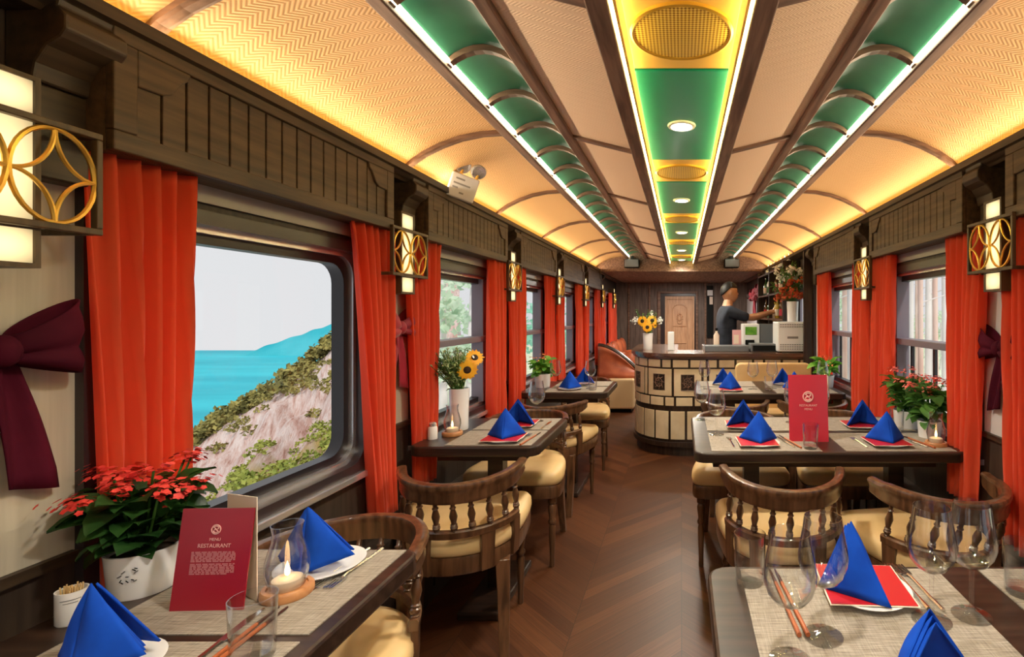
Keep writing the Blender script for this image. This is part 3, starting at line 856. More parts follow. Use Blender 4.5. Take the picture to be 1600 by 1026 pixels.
curtain(-1, 2.15, 2.43, 2.23, 2.35, 0.55, 'orange-red curtain between the wall lamp pillar and the sunflower window', 6)
curtain(-1, 3.06, 3.35, 3.10, 3.36, 0.55, 'orange-red curtain behind the blue napkins at the far end of the sunflower window', 6)
curtain(-1, 3.45, 3.75, 3.47, 3.72, 0.55, 'shaded red curtain at the near end of the third sea side window', 6)
curtain(-1, 4.36, 4.66, 4.38, 4.66, 0.60, 'orange-red curtain behind the potted plant at the third sea side window', 6)
curtain(-1, 4.76, 5.05, 4.78, 5.02, 0.60, 'shaded red curtain starting the fourth sea side window', 6)
curtain(-1, 5.66, 5.96, 5.68, 5.96, 0.60, 'orange-red curtain ending the fourth sea side window', 6)
curtain(-1, 6.05, 6.35, 6.07, 6.3, 0.60, 'shaded red curtain starting the fifth sea side window', 6)
curtain(-1, 6.95, 7.25, 6.97, 7.25, 0.60, 'orange-red curtain ending the fifth sea side window', 6)
curtain(-1, 7.34, 7.64, 7.36, 7.6, 0.60, 'shaded red curtain above the near end of the sofa', 6)
curtain(-1, 8.20, 8.52, 8.22, 8.52, 0.60, 'red curtain above the far end of the sofa', 6)
curtain(-1, 8.64, 8.95, 8.66, 8.93, 0.60, 'last red curtain before the end wall', 6)
curtain(1, 1.58, 1.83, 1.60, 1.80, 0.5, 'orange-red curtain cut by the picture edge on the forest side', 5)
curtain(1, 1.955, 2.235, 2.03, 2.18, 0.55, 'orange-red curtain beside the bow at the near end of the pine window', 6)
curtain(1, 2.82, 3.12, 2.86, 3.10, 0.55, 'orange-red curtain behind the potted flowers at the far end of the pine window', 6)
curtain(1, 3.22, 3.46, 3.24, 3.44, 0.55, 'shaded red curtain just past the second forest side lamp', 5)
curtain(1, 3.98, 4.34, 4.0, 4.32, 0.6, 'orange-red curtain next to the bar end on the forest side', 6)

# ============================================================ ribbon bows
def make_bow(m):
    root = thing('ribbon_bow', '', 'bow', group='ribbon bows on the wall pillars')
    # local: x+ into the room, y along the wall
    for e in (-1, 1):
        def loop(u, v, e=e):
            # u round the loop, v across the ribbon
            a = u * 2 * pi
            y = e * (0.012 + 0.052 * (1 - cos(a)) * 1.0)
            flare = 0.022 + 0.048 * (0.5 - 0.5 * cos(a))
            z = 0.010 * (1 - cos(a)) + (v - 0.5) * 2 * flare + 0.006 * sin(v * 9)
            x = 0.035 + 0.026 * sin(a) + 0.006 * sin(v * 12)
            return (x, y, z)
        MB().grid(loop, 24, 8).build('loop', m, root, solid=0.003, angle=3)
        def tail(u, v, e=e):
            y = e * (0.006 + 0.055 * v) + (u - 0.5) * (0.04 + 0.035 * v) + 0.0
            z = -0.01 - 0.235 * v - (0.02 * (u * e) if v > 0.95 else 0)
            return (0.022 + 0.008 * sin(u * 7 + 3 * v), y, z)
        MB().grid(tail, 8, 12).build('tail', m, root, solid=0.003, angle=3)
    MB().ball((0.042, 0, 0.0), (0.022, 0.022, 0.028), 14, 10).build('knot', m, root)
    return root
b = make_bow(M['bow']); b.location = (-W, 0.885, 1.235); b['label'] = 'dark burgundy ribbon bow on the cream wall below the big lamp'
dup(b, (W, 1.90, 1.17), pi, 'dark burgundy ribbon bow with long tails on the forest side pillar')
b2 = make_bow(M['bow_bright']); b2.location = (-W, 2.14, 1.24); b2['label'] = 'small crimson ribbon bow between the orange-red curtains past the sea view window'

# ============================================================ ceiling fixtures
def make_downlight():
    root = thing('downlight', '', 'ceiling light', group='round ceiling downlights')
    MB().lathe([(0.036, 0.004), (0.036, -0.001), (0.040, -0.006), (0.050, -0.004), (0.052, 0.0), (0.052, 0.004)], 32).build('trim_ring', M['white_trim'], root)
    MB().lathe([(0, -0.002), (0.036, -0.002), (0.036, 0.003), (0, 0.003)], 32).build('lens', M['lamp'], root)
    return root
downlight = Kind(make_downlight)
names = []
for i, y in enumerate([g for g in greens if g > 1.0]):
    downlight((0, y, 1.990), 0, ['large bright round downlight in the biggest green ceiling board', 'second round downlight along the middle of the ceiling', 'third small round downlight along the middle of the ceiling', 'fourth small round downlight along the middle of the ceiling', 'last tiny round downlight near the bar'][min(i, 4)], 'round ceiling downlights')
for y in [g for g in greens if g < 7]:
    l = bpy.data.lights.new('downlight_lamp', 'SPOT'); l.energy = L_DOWN; l.spot_size = radians(150); l.spot_blend = 0.8; l.shadow_soft_size = 0.05; l.color = (1.0, 0.93, 0.82)
    o = bpy.data.objects.new('downlight_lamp', l); o.location = (0, y, 1.97 if y < 7 else 1.83); C.objects.link(o)

l = bpy.data.lights.new('soffit_fill', 'AREA'); l.shape = 'DISK'; l.size = 0.5; l.energy = 26.0; l.color = (1.0, 0.92, 0.82)  # fill light without a fixture, added to brighten the end wall
o = bpy.data.objects.new('soffit_fill', l); o.location = (0.05, 8.1, 1.85); C.objects.link(o)
def make_speaker():
    root = thing('ceiling_speaker', '', 'speaker', group='black loudspeakers above the bar')
    MB().box(-0.10, 0.10, -0.12, 0.0, -0.06, 0.06).build('cabinet', M['black'], root, smooth=False, bevel=0.02)
    MB().box(-0.09, 0.09, -0.126, -0.118, -0.05, 0.05).build('grille', M['grey_plastic'], root, smooth=False, bevel=0.01)
    MB().box(-0.02, 0.02, -0.06, -0.02, 0.055, 0.10).build('bracket', M['black'], root, smooth=False)
    return root
sp = Kind(make_speaker)
sp((-0.655, 6.90, 1.955), 0, 'black loudspeaker hung on the wooden arch towards the sea side')
sp((0.66, 6.90, 1.955), 0, 'black loudspeaker hung on the wooden arch towards the forest side')

# emergency light leaning on the cornice
e = thing('emergency_light', 'white emergency light with two round lamp heads on the cornice', 'emergency light', (-1.045, 2.47, 1.895), radians(30))
Mt = Matrix.Rotation(radians(16), 4, 'Y') @ Matrix.Rotation(radians(8), 4, 'X')
MB().box(-0.062, 0.062, -0.028, 0.028, -0.055, 0.060, Mt).build('case', M['case_grey'], e, smooth=False, bevel=0.006)
mb = MB()
for k, (x0, x1, z) in enumerate(((-0.04, 0.0, 0.035), (-0.045, 0.03, 0.012), (-0.045, -0.02, -0.008), (-0.01, 0.01, -0.028))):
    mb.box(x0, x1, -0.0295, -0.028, z - 0.004, z + 0.004, Mt)
mb.build('printed_lines', M['grey_text'], e, smooth=False)
for k, x in enumerate((-0.025, 0.045)):
    Mh = Mt @ Matrix.Translation((x, -0.01, 0.098)) @ Matrix.Rotation(radians(115), 4, 'X') @ Matrix.Rotation(radians(20), 4, 'Y')
    h = MB().lathe([(0.0, -0.028), (0.02, -0.026), (0.034, -0.012), (0.036, 0.004), (0.033, 0.006)], 20, M=Mh).build('lamp_head', M['case_grey'], e)
    MB().lathe([(0, 0.0035), (0.031, 0.0035), (0.031, 0.0065), (0, 0.009)], 20, M=Mh).build('lens', M['alu'], h)
    MB().tube([Mt @ Vector((x, 0, 0.058)), Mt @ Vector((x, -0.005, 0.085))], 0.008, 8).build('neck', M['gold'], e)

# ============================================================ tables
TZ = 0.75
def table(x0, x1, y0, y1, label, posts):
    """dining table fixed along the window wall"""
    side = -1 if x0 < -0.9 else 1
    cx, cy = (x0 + x1) / 2, (y0 + y1) / 2
    root = thing('dining_table', label, 'table', (cx, cy, 0), group='window dining tables')
    l, r, b, t = x0 - cx, x1 - cx, y0 - cy, y1 - cy
    out = rrect(l, r, b, t, 0.045, 5)
    MB().prism(out, TZ - 0.042, TZ).build('tabletop', M['wood_table'], root, smooth=False, bevel=0.007)
    MB().box(l + 0.08, r - 0.08, b + 0.10, t - 0.10, TZ - 0.085, TZ - 0.042).build('apron', M['wood_table'], root, smooth=False)
    for px in posts:
        MB().box(px - cx - 0.035, px - cx + 0.035, -0.035, 0.035, 0.03, TZ - 0.08).build('pedestal', M['wood_table'], root, smooth=False, bevel=0.004)
        MB().box(px - cx - 0.09, px - cx + 0.09, -0.24, 0.24, 0.0, 0.035).build('foot', M['wood_table'], root, smooth=False, bevel=0.008)
    return root
table(-1.145, -0.605, 0.42, 1.215, 'small dark table with the red menu card and candle lantern', [-0.86])
table(-1.13, -0.592, 2.13, 2.72, 'small dark table with the sunflower vase', [-0.86])
table(-1.13, -0.515, 3.58, 4.20, 'small dark table set in front of the sofa, with a leafy potted plant', [-0.82])
table(0.055, 1.13, 0.38, 1.13, 'wide dark table crowded with wine glasses at the picture edge', [0.35, 0.9])
table(0.05, 1.13, 2.04, 2.76, 'wide dark table with the tall red menu and coral flowers', [0.32, 0.98])
table(0.10, 1.13, 3.53, 4.20, 'wide dark table right in front of the bar', [0.36, 0.95])

# ============================================================ chairs
SEAT = [(-0.20, 0.245), (0.0, 0.25), (0.20, 0.245), (0.24, 0.225), (0.252, 0.18), (0.24, 0.06), (0.215, -0.06), (0.175, -0.16), (0.10, -0.225), (0.0, -0.245), (-0.10, -0.225), (-0.175, -0.16), (-0.215, -0.06), (-0.24, 0.06), (-0.252, 0.18), (-0.24, 0.225)]
def smooth_loop(P, it=2):
    for _ in range(it):
        Q = []
        for a, b in zip(P, P[1:] + P[:1]):
            Q += [(a[0] * .75 + b[0] * .25, a[1] * .75 + b[1] * .25), (a[0] * .25 + b[0] * .75, a[1] * .25 + b[1] * .75)]
        P = Q
    return P
def make_chair():
    root = thing('dining_chair', '', 'chair', group='spindle back dining chairs')
    S = smooth_loop(SEAT, 2)
    sc = lambda k, z: [(x * k, y * k, z) for x, y in S]
    MB().loft([sc(0.95, 0.422), sc(1.0, 0.432), sc(1.015, 0.45), sc(1.01, 0.475), sc(0.96, 0.492), sc(0.85, 0.500), sc(0.5, 0.506), sc(0.1, 0.507)]).build('seat_cushion', M['cushion'], root, angle=1.2)
    MB().loft([sc(0.93, 0.355), sc(0.985, 0.360), sc(1.0, 0.372), sc(1.0, 0.412), sc(0.985, 0.424)]).build('seat_frame', M['wood_chair'], root, angle=0.6)
    leg = [(0.011, 0), (0.013, 0.01), (0.012, 0.05), (0.015, 0.12), (0.017, 0.20), (0.013, 0.215), (0.020, 0.225), (0.020, 0.235), (0.014, 0.245), (0.020, 0.29), (0.021, 0.31), (0.015, 0.322), (0.022, 0.33), (0.022, 0.36)]
    for e in (-1, 1):
        MB().lathe(leg, 14, (e * 0.205, 0.195, 0)).build('front_leg', M['wood_chair'], root)
        mb = MB()
        for a, b in (((0.155, -0.165), (0.165, -0.235)),):
            mb.loft([[(e * b[0] + dx * 0.016, b[1] + dy * 0.016, 0.0) for dx, dy in ((-1, -1), (1, -1), (1, 1), (-1, 1))],
                     [(e * (a[0] + .005) + dx * 0.021, a[1] - 0.02 + dy * 0.020, 0.22) for dx, dy in ((-1, -1), (1, -1), (1, 1), (-1, 1))],
                     [(e * a[0] + dx * 0.026, a[1] + dy * 0.022, 0.375) for dx, dy in ((-1, -1), (1, -1), (1, 1), (-1, 1))]])
        mb.build('rear_leg', M['wood_chair'], root, smooth=False, bevel=0.003)
    # hoop geometry: lower rail and top rail (ellipses behind the seat)
    lo = lambda a: (0.214 * cos(radians(a)), -0.02 + 0.246 * sin(radians(a)), 0.520)
    hi = lambda a: (0.208 * cos(radians(a)), -0.035 + 0.275 * sin(radians(a)), 0.655)
    bar = [(-0.011, -0.014), (0.011, -0.014), (0.013, 0.008), (0.008, 0.014), (-0.008, 0.014), (-0.013, 0.008)]
    MB().sweep([lo(a) for a in range(196, 345, 6)], bar).build('lower_rail', M['wood_chair'], root, angle=0.6)
    pts = [hi(a) for a in range(180, 361, 6)]
    n = len(pts); pts2 = []
    for i, p in enumerate(pts):
        t = abs(2 * i / (n - 1) - 1)
        f = max(0, (t - 0.86) / 0.14)
        pts2.append((p[0] * (1 + 0.05 * f), p[1] - 0.0 * f, p[2] + 0.004 * t + 0.012 * f))
    top = [(0.010, -0.012), (0.014, 0.0), (0.012, 0.018), (0.017, 0.034), (0.022, 0.046), (0.018, 0.056), (0.004, 0.060), (-0.010, 0.057), (-0.014, 0.048), (-0.010, 0.034), (-0.010, 0.012), (-0.008, -0.010)]
    # the path runs anticlockwise, so + side points outwards (to the rear)
    MB().sweep(pts2, top, [(1, 1.0 - 0.25 * max(0, (abs(2 * i / (n - 1) - 1) - 0.8) / 0.2)) for i in range(n)]).build('top_rail', M['wood_chair'], root, angle=0.8)
    sp_ = [(0.009, 0), (0.011, 0.04), (0.008, 0.07), (0.013, 0.12), (0.013, 0.17), (0.008, 0.21), (0.012, 0.24), (0.008, 0.27), (0.011, 0.40), (0.014, 0.52), (0.011, 0.64), (0.007, 0.76), (0.011, 0.80), (0.007, 0.84), (0.008, 1.0)]
    for a in (200, 219, 237, 254, 270, 286, 303, 321, 340):
        p, q = lo(a), hi(a)
        MB().between((p[0], p[1], 0.530), (q[0], q[1], 0.650), sp_, 10).build('spindle', M['wood_chair'], root)
    for a in (203, 240, 300, 337):
        p = lo(a); c, s_ = cos(radians(a)), sin(radians(a))
        t = Vector((-s_, c, 0)); nn = Vector((c, s_, 0))
        q = Vector((p[0], p[1], 0)); q0 = q - nn * 0.004
        ring = lambda o, z, w_: [tuple(o + t * w_ * i + nn * 0.009 * j + Vector((0, 0, z))) for i, j in ((-1, -1), (1, -1), (1, 1), (-1, 1))]
        MB().loft([ring(q0, 0.37, 0.024), ring(q, 0.44, 0.024), ring(q, 0.511, 0.027)]).build('back_post', M['wood_chair'], root, smooth=False, bevel=0.002)
    return root
chair = Kind(make_chair)
CH = 'spindle back dining chairs'
chair((-0.87, 2.085, 0), radians(15), 'brown spindle back chair with cream seat in front of the sunflower table, facing away', CH)
chair((-0.875, 1.205, 0), pi, 'spindle back chair behind the table with the candle lantern, rail lit by the window', CH)
chair((-0.87, 2.86, 0), pi, 'cream seated chair tucked behind the sunflower table', CH)
chair((-0.865, 3.56, 0), radians(-4), 'chair with its back to the sunflower table, in front of the leafy plant table', CH)
chair((-0.85, 4.48, 0), pi, 'cream seated chair behind the leafy plant table near the sofa', CH)
chair((0.385, 2.03, 0), radians(-4), 'spindle back chair before the tall red menu, next to the aisle', CH)
chair((0.895, 1.92, 0), radians(7), 'spindle back chair with bent rail beside the forest side window, behind wine glasses', CH)
chair((0.305, 2.86, 0), pi, 'cream seated chair tucked behind the tall menu table, next to the aisle', CH)
chair((0.865, 2.86, 0), pi, 'cream seated chair tucked behind the tall menu table, window side', CH)
chair((0.36, 3.55, 0), 0, 'dark chair back before the table at the bar, next to the aisle', CH)
chair((0.88, 3.55, 0), 0, 'dark chair back before the table at the bar, window side', CH)

# ============================================================ tableware kinds
def make_wineglass():
    root = thing('wine_glass', '', 'wine glass', group='clear wine glasses')
    MB().lathe([(0.0001, 0.0), (0.034, 0.0), (0.034, 0.0015), (0.020, 0.004), (0.006, 0.009), (0.004, 0.02), (0.0001, 0.02)], 24).build('foot', M['crystal_thin'], root)
    MB().lathe([(0.0042, 0.018), (0.0036, 0.05), (0.004, 0.08), (0.006, 0.088)], 12).build('stem', M['crystal_thin'], root)
    out = [(0.0, 0.085), (0.012, 0.087), (0.026, 0.095), (0.036, 0.108), (0.0415, 0.125), (0.042, 0.138), (0.039, 0.158), (0.0345, 0.18), (0.0315, 0.203)]
    inn = [(max(0, r - 0.0012), z + 0.0012) for r, z in reversed(out)]
    inn[0] = (0.0303, 0.203)
    MB().lathe(out + inn, 32).build('bowl', M['crystal'], root, angle=1.2)
    return root
wineglass = Kind(make_wineglass)
def make_tumbler():
    root = thing('tumbler', '', 'glass', group='clear tumblers')
    MB().lathe([(0.0, 0.0), (0.026, 0.0), (0.029, 0.006), (0.0325, 0.10), (0.0312, 0.10), (0.0275, 0.014), (0.0, 0.012)], 32).build('glass', M['crystal'], root, angle=0.9)
    return root
tumbler = Kind(make_tumbler)
def make_candle():
    root = thing('candle_lantern', '', 'candle holder', group='candle lanterns')
    MB().lathe([(0, 0), (0.042, 0), (0.044, 0.004), (0.044, 0.014), (0.041, 0.018), (0.034, 0.018), (0.033, 0.014), (0, 0.014)], 36).build('wood_base', M['beech'], root)
    MB().lathe([(0, 0.014), (0.024, 0.014), (0.026, 0.018), (0.0255, 0.032), (0.022, 0.034), (0, 0.033)], 28).build('candle', M['wax'], root)
    MB().lathe([(0.0, 0.036), (0.004, 0.040), (0.0048, 0.047), (0.003, 0.056), (0.0, 0.066)], 12).build('flame', M['flame'], root)
    o = [(0.029, 0.0185), (0.033, 0.03), (0.037, 0.052), (0.036, 0.07), (0.030, 0.092), (0.0255, 0.108), (0.0245, 0.122), (0.027, 0.138)]
    i = [(r - 0.0014, z) for r, z in reversed(o)]
    pr = o + i
    n = 32; mb = MB(); vs_ = []; 
    for r, z in pr: vs_ += [(r * cos(2 * pi * k / n), r * sin(2 * pi * k / n), z) for k in range(n)]
    m_ = len(pr); fs = []
    for a in range(m_):
        b = (a + 1) % m_
        fs += [(a * n + k, a * n + (k + 1) % n, b * n + (k + 1) % n, b * n + k) for k in range(n)]
    mb.add(vs_, fs); mb.build('glass_chimney', M['crystal'], root, angle=1.2)
    return root
candle = Kind(make_candle)
def make_plate():
    root = thing('side_plate', '', 'plate', group='white plates under the napkins')
    MB().lathe([(0, 0.004), (0.045, 0.004), (0.05, 0.0), (0.055, 0.0), (0.058, 0.004), (0.082, 0.010), (0.084, 0.0125), (0.080, 0.0130), (0.056, 0.0075), (0, 0.0065)], 40).build('plate', M['porcelain'], root, angle=0.9)
    return root
plate = Kind(make_plate)
def sheet(a, b, c, bulge, n=10):
    """curved triangular cloth panel a (apex), b, c"""
    a, b, c = Vector(a), Vector(b), Vector(c); nn = (b - a).cross(c - a).normalized()
    def fn(u, v):
        p = a + (b - a) * v * (1 - u) + (c - a) * v * u
        return tuple(p + nn * bulge * sin(pi * v) * sin(pi * u))
    return fn
def make_napkin(w, h, d, lean=0.0):
    """standing folded napkin: two wings meeting in a front fold, open at the back (front = -y)"""
    root = thing('folded_napkin', '', 'napkin', group='blue folded napkins')
    ap = (lean, 0.012, h)
    for k in range(3):
        o = k * 0.0065; s_ = 1 - 0.05 * k
        mb = MB()
        mb.grid(sheet(ap if k == 0 else (lean * s_, 0.012 + o, h * (1 - 0.045 * k)), (-w, d * 0.55 + o, 0), (0, -d + 2.2 * o, 0), 0.010), 10, 10)
        mb.grid(sheet(ap if k == 0 else (lean * s_, 0.012 + o, h * (1 - 0.045 * k)), (0, -d + 2.2 * o, 0), (w, d * 0.55 + o, 0), 0.010), 10, 10)
        mb.build('outer_fold' if k == 0 else 'inner_fold', M['blue'], root, solid=0.0022, angle=1.0)
    return root
napkin = Kind(lambda: make_napkin(0.080, 0.118, 0.062))
def make_tri_napkin():
    """napkin folded into one broad standing triangle with layered edges (front = -y)"""
    root = thing('folded_napkin', '', 'napkin', group='blue folded napkins')
    for k in range(3):
        y = 0.009 * k
        A, B, D = (-0.012 - 0.006 * k, 0.0 + y * 0.4, 0.122 - 0.004 * k), (-0.085 - 0.010 * k, 0.010 + y, 0.0), (0.108 - 0.012 * k, -0.020 + y, 0.034)
        E = (0.01, -0.045 + y, 0.0)
        mb = MB(); mb.grid(sheet(A, B, E, 0.008), 10, 12); mb.grid(sheet(A, E, D, 0.010), 10, 12)
        mb.build('front_fold' if k == 0 else 'layered_fold', M['blue'], root, solid=0.003, angle=1.0)
    mb = MB(); mb.grid(sheet((-0.02, 0.012, 0.116), (0.07, 0.03, 0.02), (-0.06, 0.06, 0.0), 0.006), 10, 12)
    mb.build('back_fold', M['blue'], root, solid=0.003, angle=1.0)
    return root
tri_napkin = Kind(make_tri_napkin)
def make_card():
    root = thing('red_card', '', 'card', group='red cards on the plates')
    MB().box(-0.078, 0.078, -0.075, 0.075, 0, 0.0012).build('card', M['card_red'], root, smooth=False)
    MB().box(-0.081, 0.081, -0.078, 0.078, -0.001, 0.0).build('border', M['paper'], root, smooth=False)
    return root
card = Kind(make_card)
def make_fork():
    root = thing('fork', '', 'cutlery', group='steel cutlery')
    mb = MB().tube([(0, -0.085, 0.003), (0, -0.04, 0.003), (0, 0.03, 0.006), (0, 0.045, 0.004)], [0.0042, 0.0034, 0.0022, 0.003], 6)
    mb.build('handle', M['steel'], root)
    mb = MB().box(-0.010, 0.010, 0.044, 0.056, 0.002, 0.0045)
    for x in (-0.0085, -0.0028, 0.0028, 0.0085): mb.box(x - 0.0013, x + 0.0013, 0.055, 0.088, 0.002, 0.0045)
    mb.build('tines', M['steel'], root, smooth=False)
    return root
fork = Kind(make_fork)
def make_knife():
    root = thing('table_knife', '', 'cutlery', group='steel cutlery')
    MB().tube([(0, -0.095, 0.004), (0, -0.05, 0.004), (0, 0.0, 0.004)], [0.0045, 0.0042, 0.003], 6).build('handle', M['steel'], root)
    mb = MB(); mb.loft([[(-0.006, 0.0, 0.002), (0.006, 0.0, 0.002), (0.006, 0.0, 0.0045), (-0.006, 0.0, 0.0045)], [(-0.006, 0.07, 0.002), (0.009, 0.07, 0.002), (0.009, 0.07, 0.0035), (-0.006, 0.07, 0.0035)], [(0.002, 0.10, 0.002), (0.005, 0.10, 0.002), (0.005, 0.10, 0.003), (0.002, 0.10, 0.003)]])
    mb.build('blade', M['steel'], root, smooth=False)
    return root
knife = Kind(make_knife)
def make_stick(m):
    def f():
        root = thing('chopstick', '', 'chopstick', group='wooden chopsticks')
        MB().tube([(0, -0.11, 0.005), (0, 0.06, 0.005)], [0.0042, 0.0035], 8).build('shaft', m, root)
        MB().tube([(0, 0.06, 0.005), (0, 0.115, 0.004)], [0.0035, 0.002], 8).build('tip', M['chopstick_dark'], root)
        return root
    return f
stick = Kind(make_stick(M['chopstick']))
def placemat(x0, x1, y0, y1, label):
    o = MB().box(-(x1 - x0) / 2, (x1 - x0) / 2, -(y1 - y0) / 2, (y1 - y0) / 2, 0, 0.0022).build('placemat', M['placemat'], smooth=False)
    o.location = ((x0 + x1) / 2, (y0 + y1) / 2, TZ)
    tag(o, label, 'placemat', 'woven placemats')
MZ = TZ + 0.0022

# plants -----------------------------------------------------------------
def leaf_blade(mb, base, tip, width, rr, droop=0.2, seg=4):
    b, t = Vector(base), Vector(tip); d = t - b
    side = d.cross(Vector((rr.uniform(-.5, .5), rr.uniform(-.5, .5), 1))).normalized() * width
    up = side.cross(d).normalized()
    o = len(mb.v); pts = []
    for i in range(seg + 1):
        q = i / seg; wv = sin(pi * min(1, q * 0.92 + 0.06)) ** 0.8
        c = b + d * q + up * (sin(pi * q) * droop * d.length)
        for k in (-1, 0, 1):
            pts.append(tuple(c + side * wv * k + up * (0.18 * width * abs(k))))
    fs = []
    for i in range(seg):
        a = i * 3
        fs += [(a, a + 1, a + 4, a + 3), (a + 1, a + 2, a + 5, a + 4)]
    mb.add(pts, fs)
def blossom(mb, c, r, n, rr, up=Vector((0, 0, 1))):
    q = up.to_track_quat('Z', 'Y').to_matrix().to_4x4(); Mx = Matrix.Translation(c) @ q
    vs_ = [(0, 0, r * 0.1)]; fs = []
    a0 = rr.uniform(0, 6)
    for k in range(n):
        a = a0 + 2 * pi * k / n; w_ = 2 * pi / n * 0.5
        i = len(vs_)
        vs_ += [(r * .72 * cos(a - w_), r * .72 * sin(a - w_), r * .25), (r * cos(a), r * sin(a), r * .18), (r * .72 * cos(a + w_), r * .72 * sin(a + w_), r * .25)]
        fs += [(0, i, i + 1, i + 2)]
    mb.add(vs_, fs, Mx)
def kalanchoe(loc, label, seed, pot_r=0.055, pot_h=0.085, spread=0.12, height=0.19, leafm='leaf', petal='petal_red', heads=9, nleaf=60, group='potted flowering plants', wiggle=True, pot_taper=0.85, leaf_len=0.065, blos=22):
    rr = random.Random(seed)
    root = thing('potted_flower', label, 'plant', loc, group=group)
    p = [(0, 0), (pot_r * pot_taper, 0), (pot_r * (pot_taper + 0.03), 0.004), (pot_r * 0.98, pot_h * 0.9), (pot_r, pot_h), (pot_r * 0.93, pot_h), (pot_r * 0.9, pot_h * 0.85), (0, pot_h * 0.85)]
    pot = MB().lathe(p, 28).build('pot', M['white_gloss'], root)
    MB().lathe([(0, pot_h * .86), (pot_r * .88, pot_h * .86), (pot_r * .5, pot_h * .92), (0, pot_h * .93)], 20).build('soil', M['soil'], root)
    lf = MB(); st = MB(); fl = MB()
    for k in range(nleaf):
        a = rr.uniform(0, 2 * pi); hgt = rr.uniform(0, 1) ** 0.9
        r0 = rr.uniform(0.1, 0.55) * spread * (0.5 + 0.5 * hgt)
        z0 = pot_h * 0.9 + hgt * height * 0.62
        L = leaf_len * rr.uniform(0.75, 1.3)
        b = (r0 * cos(a), r0 * sin(a), z0)
        dirv = Vector((cos(a) * rr.uniform(.6, 1), sin(a) * rr.uniform(.6, 1), rr.uniform(-0.5, 0.75)))
        leaf_blade(lf, b, Vector(b) + dirv.normalized() * L, L * rr.uniform(0.30, 0.42), rr)
    for h in range(heads):
        a = 2 * pi * h / heads + rr.uniform(-.3, .3); rad = spread * rr.uniform(0.15, 0.9)
        z = pot_h + height * (rr.uniform(0.60, 1.0) - 0.18 * rad / spread)
        c = Vector((rad * cos(a), rad * sin(a), z))
        st.tube([(0.01 * cos(a), 0.01 * sin(a), pot_h * .85), (c.x * .6, c.y * .6, z * .7), tuple(c)], 0.0022, 5)
        for k in range(blos):
            off = Vector((rr.gauss(0, 1), rr.gauss(0, 1), rr.gauss(0, .55))) * 0.013
            up = (off + Vector((0, 0, 0.02)) + c * 0.1).normalized()
            blossom(fl, c + off, rr.uniform(0.0055, 0.0085), 5, rr, up)
    st.build('stems', M['leaf_mid'], root); lf.build('leaves', M[leafm], root, angle=2); fl.build('blossoms', M[petal], root, angle=0.3, fix=False)
    return root, pot

